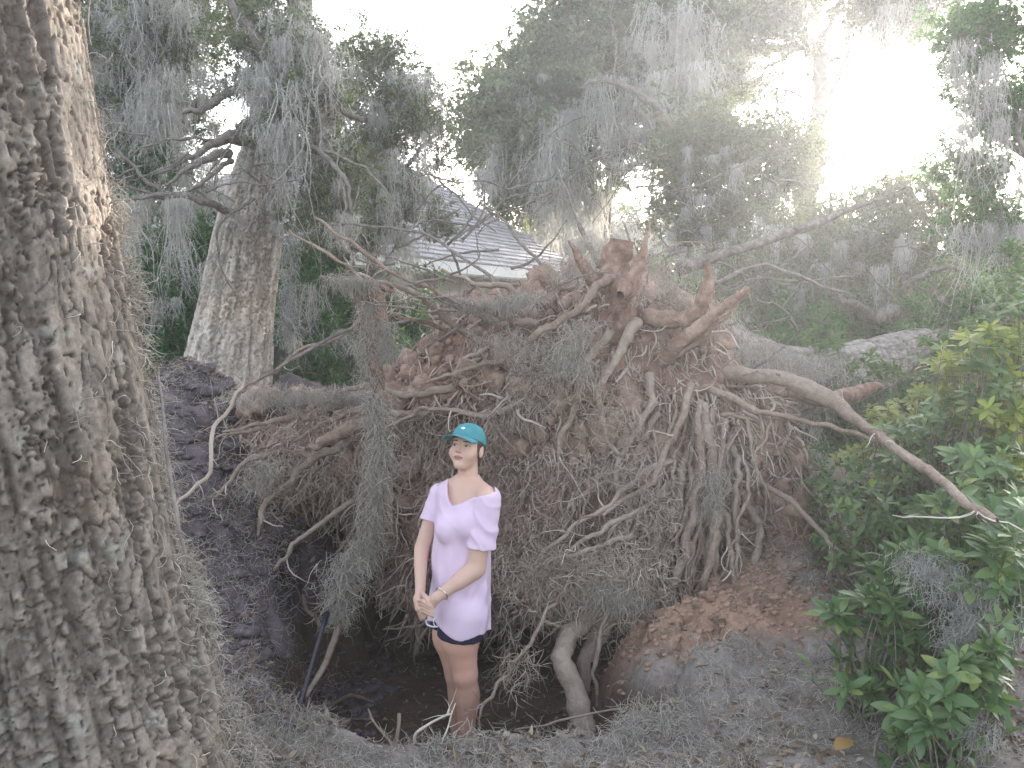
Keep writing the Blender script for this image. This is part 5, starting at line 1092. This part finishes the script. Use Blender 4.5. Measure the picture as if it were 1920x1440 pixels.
def to_head(X, Y, Z):
    x, y, z = X-HC[0], Y-HC[1], Z-HC[2]
    return x*Lh[0]+y*Lh[1]+z*Lh[2], x*Fh[0]+y*Fh[1]+z*Fh[2], x*Uh[0]+y*Uh[1]+z*Uh[2]
def from_head(v): v = np.asarray(v, float); return HC+v[..., 0:1]*Lh+v[..., 1:2]*Fh+v[..., 2:3]*Uh
def head_sdf(X, Y, Z):
    a, b, c = to_head(X, Y, Z); s = np.abs(a)
    d = sd_ell(a, b, c, (0, -.012, .032), (.071, .092, .083))
    d = smin(d, sd_ell(a, b, c, (0, .022, -.034), (.057, .064, .072)), .03)
    d = smin(d, sd_ell(s, b, c, (.036, .052, -.030), (.026, .026, .026)), .022)       # cheeks
    d = smin(d, sd_ell(a, b, c, (0, .060, -.090), (.020, .018, .015)), .025)          # chin
    d = smin(d, sd_ell(a, b, c, (0, .074, .028), (.048, .014, .010)), .018)           # brow
    d = smax(d, -sd_ell(s, b, c, (.031, .098, .006), (.020, .019, .011)), .014)       # sockets
    d = smin(d, sd_ell(s, b, c, (.030, .071, .0105), (.0145, .0115, .0065)), .004)    # upper lids
    d = smin(d, sd_ell(s, b, c, (.030, .070, -.003), (.0135, .0105, .0045)), .004)    # lower lids
    d = smin(d, sd_cap(a, b, c, (0, .083, .012), (0, .104, -.022), .0065, .0085), .010)
    d = smin(d, sd_ell(s, b, c, (.0095, .094, -.026), (.0065, .008, .0055)), .005)
    d = smax(d, -sd_ell(s, b, c, (.0055, .099, -.0335), (.0035, .005, .0035)), .002)  # nostrils
    d = smin(d, sd_ell(a, b, c, (0, .083, -.0505), (.021, .009, .0045)), .004)        # lips
    d = smin(d, sd_ell(a, b, c, (0, .081, -.0595), (.017, .009, .0050)), .005)
    d = smax(d, -sd_ell(a, b, c, (0, .094, -.0550), (.024, .006, .0012)), .002)
    e = sd_ell(s, b, c, (.073, -.006, -.008), (.009, .017, .029)); e = smax(e, -sd_ell(s, b, c, (.083, -.003, -.006), (.006, .009, .017)), .004)
    return smin(d, e, .006)
S_l, E_l, W_l = Q(913, 935, -.12), Q(893, 1066, -.14), Q(818, 1121, -.215)
S_r, E_r, W_r = Q(826, 925, .10), Q(789, 1035, .04), Q(788, 1106, -.11)
def neck_sdf(X, Y, Z): return sd_cap(X, Y, Z, Q(878, 915, .03), Q(877, 858, .03), .050, .045)
def chain(X, Y, Z, pts, rad, d=None, k=.004):
    for i in range(len(pts)-1):
        c = sd_cap(X, Y, Z, pts[i], pts[i+1], rad[i], rad[i+1]); d = c if d is None else smin(d, c, k)
    return d
FING_R = [[Q(786+1.0*i, 1126+6.5*i, -.185), Q(793+i, 1127+6.5*i, -.235), Q(803+i, 1134+6*i, -.255), Q(812, 1141+5*i, -.245)] for i in range(4)]
FING_L = [[Q(797+2*i, 1138+4.0*i, -.21), Q(788+2*i, 1142+5*i, -.205), Q(784+2*i, 1146+5*i, -.18), Q(788+2*i, 1150+4*i, -.155)] for i in range(4)]
THR = [Q(790, 1112, -.15), Q(797, 1118, -.215), Q(803, 1127, -.25), Q(807, 1137, -.258)]
THL = [Q(812, 1127, -.225), Q(803, 1122, -.235), Q(796, 1120, -.232)]
def hand_sdf(X, Y, Z):
    d = chain(X, Y, Z, [W_l, Q(806, 1132, -.212), Q(798, 1142, -.205)], [.024, .027, .024], None, .01)
    d2 = chain(X, Y, Z, [W_r, Q(786, 1124, -.16), Q(787, 1140, -.18)], [.023, .026, .023], None, .01)
    for g in FING_R: d2 = chain(X, Y, Z, g, [.0095, .0088, .0080, .0068], d2, .004)
    d2 = chain(X, Y, Z, THR, [.012, .0105, .0095, .0075], d2, .005)
    for g in FING_L: d = chain(X, Y, Z, g, [.0095, .0088, .0080, .0068], d, .004)
    d = chain(X, Y, Z, THL, [.012, .0105, .0085], d, .005)
    return d, d2
def core_sdf(X, Y, Z):
    d = sd_cap(X, Y, Z, Q(864, 1010), Q(862, 1120), .085, .10)
    d = smin(d, sd_cap(X, Y, Z, Q(868, 1150, -.06), Q(862, 1195, -.06), .098, .092), .015)
    return smin(d, sd_cap(X, Y, Z, Q(848, 1150, .06), Q(846, 1195, .06), .090, .086), .015)
KL, KR = Q(873, 1263, -.05), Q(855, 1262, .07)
def body_sdf(X, Y, Z, hands=True):
    d = neck_sdf(X, Y, Z)
    d = smin(d, sd_cap(X, Y, Z, Q(884, 903, .03), Q(911, 927, -.09), .036, .044), .04)
    d = smin(d, sd_cap(X, Y, Z, Q(866, 903, .05), Q(832, 920, .09), .034, .042), .04)
    dx, dy_, dz = X-Q(868, 960)[0], Y-4.0, Z-Q(868, 960)[2]; u = dx*Lb[0]+dy_*Lb[1]; w = dx*Fb[0]+dy_*Fb[1]
    d = smin(d, sd_ell(u, w, dz, (0, -.01, 0), (.135, .088, .155)), .05)
    d = smin(d, sd_cap(X, Y, Z, Q(866, 1000), Q(862, 1120), .085, .10), .05)
    al = sd_cap(X, Y, Z, S_l, E_l, .050, .042); al = smin(al, sd_cap(X, Y, Z, E_l, W_l, .040, .025), .018); al = smin(al, sd_cap(X, Y, Z, E_l+(W_l-E_l)*.12, E_l+(W_l-E_l)*.45, .039, .034), .02)
    ar = sd_cap(X, Y, Z, S_r, E_r, .045, .036); ar = smin(ar, sd_cap(X, Y, Z, E_r, W_r, .036, .0235), .018)
    d = smin(d, smin(al, ar, .001), .02) if True else d
    ll = sd_cap(X, Y, Z, Q(868, 1150, -.06), Q(862, 1195, -.06), .098, .092); ll = smin(ll, sd_cap(X, Y, Z, Q(860, 1190, -.06), KL, .091, .056), .03)
    ll = smin(ll, sd_ell(X, Y, Z, KL+[-.012, -.02, 0], (.042, .040, .05)), .02); ll = smin(ll, sd_cap(X, Y, Z, KL, Q(876, 1420, -.02), .053, .037), .025); ll = smin(ll, sd_ell(X, Y, Z, Q(881, 1305, -.02), (.048, .052, .10)), .03)
    lr_ = sd_cap(X, Y, Z, Q(848, 1150, .06), Q(846, 1195, .06), .090, .086); lr_ = smin(lr_, sd_cap(X, Y, Z, Q(846, 1190, .06), KR, .086, .053), .03); lr_ = smin(lr_, sd_cap(X, Y, Z, KR, Q(864, 1420, .10), .050, .036), .025); lr_ = smin(lr_, sd_ell(X, Y, Z, Q(864, 1305, .09), (.044, .05, .10)), .03)
    for K, ank, dd in ((0, Q(876, 1425, -.02), 0), (1, Q(864, 1425, .10), 0)):
        toe = ank+np.array([-.06, -.12, -.055]); heel = ank+np.array([.01, .02, -.05]); ft = smin(sd_cap(X, Y, Z, heel, toe, .032, .024), sd_cap(X, Y, Z, ank, heel, .036, .033), .02)
        if K == 0: ll = smin(ll, ft, .02)
        else: lr_ = smin(lr_, ft, .02)
    legs = np.minimum(ll, lr_); d = smin(d, legs, .015)
    if hands: h1, h2 = hand_sdf(X, Y, Z); d = smin(d, np.minimum(h1, h2), .006)
    return d
def skin_col(v):
    c = np.broadcast_to(np.array([0.60, 0.40, 0.32]), (len(v), 3)).copy()
    m = fbm(v[:, 0]*9, v[:, 1]*9, v[:, 2]*9, 3, 5)[:, None]; c = c*(1+.06*m*[1, .6, .5])
    leg = sstep(.05, -.05, v[:, 2]-Q(0, 1180)[2])[:, None]; c = c*(1-leg)+c*[1.0, .88, .84]*leg
    a, b, cc = to_head(v[:, 0], v[:, 1], v[:, 2]); s = np.abs(a)
    def g(d): return np.exp(-d)[:, None]
    blush = g(((s-.038)/.020)**2+((cc+.028)/.018)**2)*(b > .03)[:, None]; c = c*(1-.30*blush)+np.array([.62, .28, .24])*.30*blush
    nb = g((a/.010)**2+((cc+.022)/.012)**2+((b-.105)/.02)**2); c = c*(1-.25*nb)+np.array([.6, .28, .24])*.25*nb
    lipw = 0; lip = (((a/.022)**2+((cc+.055)/.0095)**2 < 1) & (b > .07))[:, None]; c = np.where(lip, np.array([.46, .20, .18]), c)
    ml = ((s < .023) & (np.abs(cc+.0550-.0*s) < .0014) & (b > .07))[:, None]; c = np.where(ml, np.array([.18, .07, .06]), c)
    br = ((np.abs(cc-(.0235+.10*(s-.030)-3.5*np.maximum(0, s-.034)**2*6)) < .0030) & (s > .014) & (s < .046) & (b > .05))[:, None]; c = np.where(br, np.array([.13, .075, .05]), c)
    lash = ((np.abs(cc-(.0068-8*(s-.030)**2)) < .0019) & (s > .016) & (s < .045) & (b > .06))[:, None]; c = np.where(lash, np.array([.05, .03, .025]), c)
    sc = g(((s-.031)/.016)**2+((cc-.004)/.010)**2)*(b > .06)[:, None]; c = c*(1-.30*sc)+np.array([.30, .18, .155])*.30*sc
    ns = g(((s-.0055)/.004)**2+((cc+.033)/.003)**2)*(b > .08)[:, None]; c = c*(1-.7*ns)+np.array([.14, .06, .05])*.7*ns
    return np.clip(c, .01, 1)
mb = MB()
zc = Q(0, 893)[2]; zh = W_l[2]+.02
def cut(fn, lo=None, hi=None):
    def f_(X, Y, Z):
        d = fn(X, Y, Z)
        if lo is not None: d = np.maximum(d, lo-Z)
        if hi is not None: d = np.maximum(d, Z-hi)
        return d
    return f_
hv, hf = grid_sdf(cut(lambda X, Y, Z: smin(head_sdf(X, Y, Z), neck_sdf(X, Y, Z), .018), lo=zc-.002), HC-[.13, .14, .16], HC+[.13, .14, .15], .0023); mb.add(hv, hf)
gx0, gx1 = Q(765, 0)[0], Q(945, 0)[0]
bv, bf = grid_sdf(cut(lambda X, Y, Z: body_sdf(X, Y, Z, True), hi=zc+.002), (gx0, 3.68, -.70), (gx1, 4.24, zc+.02), .0062); 
hb0, hb1 = Q(770, 1170, -.2), Q(826, 1100, -.2)
# fine hands replace the coarse grid there
inb = lambda v: (v[:, 0] > hb0[0]) & (v[:, 0] < hb1[0]) & (v[:, 2] > hb0[2]) & (v[:, 2] < hb1[2]-.012) & (v[:, 1] < 3.90)
kf = ~inb(bv)[bf].all(1); mb.add(bv, bf[kf])
fv, ff = grid_sdf(lambda X, Y, Z: body_sdf(X, Y, Z, True), (hb0[0], 3.70, hb0[2]), (hb1[0], 3.92, hb1[2]), .0026); mb.add(fv, ff)
V = np.concatenate(mb.v); mb.c = [skin_col(V)]
link('body', mb.mesh('body', M['skin'], col=True), girl)
# eyes
t = NT('eye'); t.color(t.attr('Col')); t.rough(.1, .5); M['eye'] = t.m
for sx in (-1, 1):
    v, f = blob(0, 12, 16); v = nrm(v)*.0112; c = np.broadcast_to([.50, .46, .44], v.shape).copy(); gz = nrm(np.array([-.05, 1, .02])); dt = nrm(v) @ gz; c[dt > .82] = [.10, .075, .05]; c[dt > .96] = [.01, .01, .01]
    m_ = MB(); m_.add(from_head(v+[.0305*sx, .0705, .0035]), [f[0], f[2], f[1]]); m_.c = [c]; link('eye', m_.mesh('eye', M['eye'], col=True), girl)
# hair under the cap, tied behind
def hair_sdf(X, Y, Z):
    a, b, c = to_head(X, Y, Z)
    n = .0022*np.sin(70*np.arctan2(a, b)+20*c*10)
    d = sd_ell(a, b, c, (0, -.020, .026), (.078, .094, .090))+n; d = smax(d, b-.034+.30*np.maximum(0, -(c-.02)), .006)
    d = smax(d, c-.065, .01); d = smax(d, -(c+.055), .02); d = smin(d, sd_ell(a, b, c, (0, -.105, -.035), (.030, .034, .036))+n, .015)
    tail = sd_cap(X, Y, Z, from_head((.0, -.12, -.03))if False else from_head(np.array([0, -.115, -.05])), from_head(np.array([.01, -.10, -.17])), .022, .010)
    return smin(d, tail, .015)
v, f = grid_sdf(hair_sdf, HC-[.16, .20, .22], HC+[.16, .20, .14], .0032)
t = NT('brown_hair'); n_ = t.noise(60, 3); t.color(t.ramp(n_, [(.3, (.035, .02, .014)), (.7, (.10, .06, .04))])); t.rough(.45, .4); M['hair'] = t.m
link('hair', mk_mesh('hair', v, f, M['hair']), girl)
# cap: crown in six panels, curved brim
t = NT('teal_cotton'); n_ = t.noise(260, 3); n2 = t.noise(18, 4)
t.color(t.ramp(t.math('ADD', t.math('MULTIPLY', n_, .35), t.math('MULTIPLY', n2, .65)), [(.3, (.045, .20, .23)), (.7, (.085, .31, .34))])); t.rough(.85, .2); t.bump(n_, .3, .001); M['cap'] = t.m
nu, nv_ = 96, 30; v = []
for i in range(nv_+1):
    for j in range(nu):
        a = 2*math.pi*j/nu; low = .040+.004*math.cos(a)-.022*(1-math.cos(a))*.5; t_ = i/nv_; el = t_*math.pi/2
        rx, ry, rz = .0815, .101, .080; seam = 1-.018*math.exp(-((((a*6/(2*math.pi)+.5) % 1)-.5)/.05)**2)*math.sin(min(1, (1-t_)*3)*1.57)
        wr = 1+.012*math.sin(a*5+t_*7)*math.sin(a*3+1)
        x_, y_ = rx*math.sin(a)*math.cos(el)**.85*seam*wr, ry*math.cos(a)*math.cos(el)**.85*seam*wr-.008; z_ = low+(rz+.042-low)*math.sin(el)**1.0*seam
        if i == 0: x_ *= .99; y_ *= .99
        v.append([x_, y_, z_])
v = np.array(v); i = np.arange(nv_)[:, None]*nu; j = np.arange(nu)[None]; j2 = (j+1) % nu; f = np.stack([i+j, i+nu+j, i+nu+j2, i+j2], -1).reshape(-1, 4)[:, ::-1]
cap_ = thing('cap', HC, None, None); del cap_['_w']; bpy.data.objects.remove(cap_)
crw = link('cap', mk_mesh('cap', from_head(v), f, M['cap']), girl); md = crw.modifiers.new('thick', 'SOLIDIFY'); md.thickness = .0025; md.offset = -1
m1, m2 = 40, 14; v = []
for i in range(m2+1):
    for j in range(m1+1):
        s = (j/m1)*2-1; a = s*1.15; t_ = i/m2
        bx_, by_ = .0805*math.sin(a), .0995*math.cos(a)-.008; ox, oy = .080*math.sin(s*1.25), .092+.078*math.cos(s*1.25)**.8 if abs(s) < 1 else .092
        x_ = bx_*(1-t_)+ox*t_; y_ = by_*(1-t_)+oy*t_; z_ = .041+.004*math.cos(a)-.22*abs(x_)**2/.08*1.1-.012*t_*t_+.003
        v.append([x_, y_, z_])
v = np.array(v); w1 = m1+1; i = np.arange(m2)[:, None]*w1; j = np.arange(m1)[None]; f = np.stack([i+j, i+j+1, i+w1+j+1, i+w1+j], -1).reshape(-1, 4)[:, ::-1]
bm_ = link('brim', mk_mesh('brim', from_head(v), f, M['cap']), None); bm_.parent = crw; md = bm_.modifiers.new('thick', 'SOLIDIFY'); md.thickness = .003; md.offset = 0
v, f = blob(1, 8, 12); m_ = MB(); m_.add(from_head(nrm(v)*[.006, .006, .004]+[0, -.008, .121]), [f[0], f[2], f[1]]); o = link('button', m_.mesh('button', M['cap']), None); o.parent = crw
M['emblem'] = plain('pale_stitching', (.55, .68, .70), .8, .2, .1, 60)
m_ = MB(); e_ = []
for k in range(14):
    a = k/14*2*math.pi; e_.append([.011*math.cos(a), 0, .085+.006*math.sin(a)])
e_ = np.array(e_+[[0, 0, .085]]); e_[:, 1] = -.008+.101*np.sqrt(np.clip(1-(e_[:, 0]/.0815)**2, 0, 1))*np.sqrt(np.clip(1-((e_[:, 2]-.04)/.082)**2, .0, 1))**.85+.004
m_.add(from_head(e_), np.array([[14, (k+1) % 14, k] for k in range(14)])); o = link('emblem', m_.mesh('emblem', M['emblem']), None); o.parent = crw

# T-shirt
t = NT('lilac_jersey'); n_ = t.noise(400, 2); n2 = t.noise(4, 2)
t.color(t.ramp(n2, [(.3, (.66, .51, .66)), (.7, (.72, .57, .72))])); t.rough(.85, .2); t.bump(n_, .15, .001); M['shirt'] = t.m
NECK = np.array([Q(a, b)[[0, 2]] for a, b in [(846, 880), (841, 893), (839, 908), (841, 924), (845, 936), (851, 942), (858, 940), (872, 934), (888, 925), (904, 917), (920, 913), (930, 911), (925, 900), (905, 888), (893, 870)]])
pys = [898, 925, 960, 1000, 1050, 1100, 1150, 1190]; zs_ = [Q(0, p)[2] for p in pys]
cxs = [Q(p, 0)[0] for p in (868, 869, 867, 863, 861, 858, 855, 853)]; au = [.105, .150, .156, .150, .150, .153, .157, .158]; bf_ = [.085, .105, .120, .116, .114, .118, .124, .126]
def shirt_sdf(X, Y, Z):
    zz = Z[0, 0, :]; cx = np.interp(zz, zs_[::-1], cxs[::-1])[None, None]; A = np.interp(zz, zs_[::-1], au[::-1])[None, None]; B = np.interp(zz, zs_[::-1], bf_[::-1])[None, None]
    dx, dy_ = X-cx, Y-4.0; u = dx*Lb[0]+dy_*Lb[1]; w = dx*Fb[0]+dy_*Fb[1]
    k0 = np.sqrt((u/A)**2+(w/B)**2); k1 = np.sqrt((u/A**2)**2+(w/B**2)**2); d = k0*(k0-1)/np.maximum(k1, 1e-4)
    th = np.arctan2(w, u); low = np.clip((Q(0, 960)[2]-Z)/.5, 0, 1)
    fold = (.0055*np.sin(th*6+4*Z*2.2+1.5*np.sin(Z*9))+.0045*np.sin(th*11+3*np.sin(Z*7)+1))*(.25+1.1*low)
    # folds drawn from the hands up to the shoulder
    dg = (X-Q(800, 0)[0])*1.0-(Z-Q(0, 1130)[2])*.45; fold = fold+.0055*np.sin(dg*75)*np.exp(-((Z-Q(0, 1080)[2])/.16)**2)*(w > 0)
    cr = lambda q: (1-np.abs(np.sin(q)))**2.5
    sx = X-Q(868, 0)[0]; sz = Z-Q(0, 930)[2]; up = np.exp(-((Z-Q(0, 955)[2])/.07)**2)
    fold = fold-.007*cr((sx*.75+sz*.55)*34+.6*np.sin(Z*30))*up-.0055*cr((X*1.0-Z*.22)*26+.8*np.sin(Z*11)+.4)*np.clip((Q(0, 1000)[2]-Z)/.2, 0, 1)
    d = d+fold
    d = smax(d, Z-Q(0, 905)[2], .05)
    sh = sd_cap(X, Y, Z, Q(880, 908, .02), Q(909, 930, -.105), .045, .056); sh = smin(sh, sd_cap(X, Y, Z, Q(866, 905, .05), Q(831, 925, .095), .042, .050), .03); d = smin(d, sh, .035)
    bust = sd_ell(X, Y, Z, Q(838, 992, -.085), (.055, .05, .06)); d = smin(d, bust, .05); d = smin(d, sd_ell(X, Y, Z, Q(880, 985, -.125), (.055, .045, .06)), .05)
    e1 = S_l+(E_l-S_l)*.86; sl = sd_cap(X, Y, Z, S_l+[.004, .01, 0], e1+[.008, .0, 0], .0615, .070)+.0025*np.sin(60*(X+Z*1.3))*np.clip((S_l[2]-Z)/.15, 0, 1)
    ax = nrm(E_l-S_l+np.array([.02, 0, 0])); hemp = S_l+(E_l-S_l)*.70; sl = np.maximum(sl, (X-hemp[0])*ax[0]+(Y-hemp[1])*ax[1]+(Z-hemp[2])*ax[2])
    sr = sd_cap(X, Y, Z, S_r, S_r+(E_r-S_r)*.8, .052, .060); ax = nrm(E_r-S_r); hemp = S_r+(E_r-S_r)*.48; sr = np.maximum(sr, (X-hemp[0])*ax[0]+(Y-hemp[1])*ax[1]+(Z-hemp[2])*ax[2])
    sq = (X-S_l[0])*.8+(Z-S_l[2]); sl = sl-.005*cr(sq*28+.5*np.sin(X*40)); d = smax(smin(d, sl, .004), -(np.abs(sd_cap(X, Y, Z, Q(905, 925, -.22), Q(889, 985, -.24), .003, .003))-.0), .006) if False else smin(d, sl, .004)
    d = smin(d, sr-.003*cr((X+Z)*35), .006)
    d = smin(d, core_sdf(X, Y, Z)-.023, .02)
    hem = Q(0, 1163)[2]-.036*sstep(Q(812, 0)[0], Q(885, 0)[0], X)+.012*np.sin(X*30)
    d = np.maximum(d, hem-Z)
    nk = sd_poly(X[:, 0, :], Z[:, 0, :], NECK)[:, None, :]; hole = np.maximum(nk, Y-4.09); d = np.maximum(d, -hole)
    return d
v, f = grid_sdf(shirt_sdf, (Q(775, 0)[0], 3.68, Q(0, 1200)[2]), (Q(945, 0)[0], 4.28, Q(0, 868)[2]), .0052)
# neckline binding rides on the cloth's edge
sh_o = link('t_shirt', mk_mesh('t_shirt', v, f, M['shirt']), girl)

# shorts with pale edging and drawstring
def shorts_sdf(X, Y, Z):
    d = core_sdf(X, Y, Z)-.017
    return np.maximum(d, np.maximum(Z-Q(0, 1120)[2], Q(0, 1181)[2]-.020*(X-Q(820, 0)[0])/.2-Z))
def shorts_old(X, Y, Z):
    d = sd_cap(X, Y, Z, Q(868, 1135, -.06), Q(861, 1190, -.062), .092, .097); d = smin(d, sd_cap(X, Y, Z, Q(845, 1135, .06), Q(845, 1190, .055), .088, .092), .02)
    return np.maximum(d, np.maximum(Z-Q(0, 1150)[2], Q(0, 1174)[2]-.030*(X-Q(820, 0)[0])/.2-Z))
v, f = grid_sdf(shorts_sdf, (Q(780, 0)[0], 3.72, Q(0, 1200)[2]), (Q(925, 0)[0], 4.25, Q(0, 1105)[2]), .005)
M['navy'] = plain('navy_cloth', (.018, .018, .045), .85, .2, .2, 60); M['white'] = plain('white_trim', (.7, .72, .78), .7, .2, .05, 60)
so = link('shorts', mk_mesh('shorts', v, f, M['navy']), girl)
c = catmull(np.array([Q(799, 1163, .0), Q(801, 1171, -.045), Q(811, 1175, -.085), Q(821, 1175, -.11)]), 16); v, f = tube(c, .0042, 8); m_ = MB(); m_.add(v, [f[1], f[0]]); o = link('trim', m_.mesh('trim', M['white']), None); o.parent = so
c = catmull(np.array([Q(820, 1156, -.15), Q(813, 1162, -.16), Q(814, 1171, -.16), Q(819, 1176, -.15)]), 16); v, f = tube(c, .0026, 6); m_ = MB(); m_.add(v, [f[1], f[0]]); o = link('drawstring', m_.mesh('drawstring', M['white']), None); o.parent = so
# bracelet
t = NT('silver'); t.b.inputs['Metallic'].default_value = 1; t.color((.85, .83, .80)); t.rough(.2); M['silver'] = t.m
ax = nrm(W_l-E_l); cpt = E_l+(W_l-E_l)*.86; u = nrm(np.cross(ax, [0, 0, 1.0])); w = np.cross(ax, u); a = np.linspace(0, 2*np.pi, 33)
c = cpt+(u*np.cos(a)[:, None]+w*np.sin(a)[:, None])*.0335+ax*.012*np.cos(a)[:, None]; v, f = tube(c, .0026, 6, cap=False); m_ = MB(); m_.add(v, f[0]); link('bracelet', m_.mesh('bracelet', M['silver']), girl)
# ------------------------------------------------------------------ air volume added to imitate the veil of lens glare
hz = MB(); hz.box((-70, -6, -2.0), (70, 62, 16.0))
t = NT('glare_veil_air'); t.n.remove(t.b); pvn = t.node('ShaderNodeVolumePrincipled'); pvn.inputs['Color'].default_value = (0.9, 0.93, 1.0, 1)
pvn.inputs['Density'].default_value = 0.0032; pvn.inputs['Anisotropy'].default_value = 0.6
t.l(pvn.outputs[0], t.out.inputs['Volume'])
o = link('glare_veil', hz.mesh('glare_veil', t.m, smooth=False)); tag(o, kind='stuff')
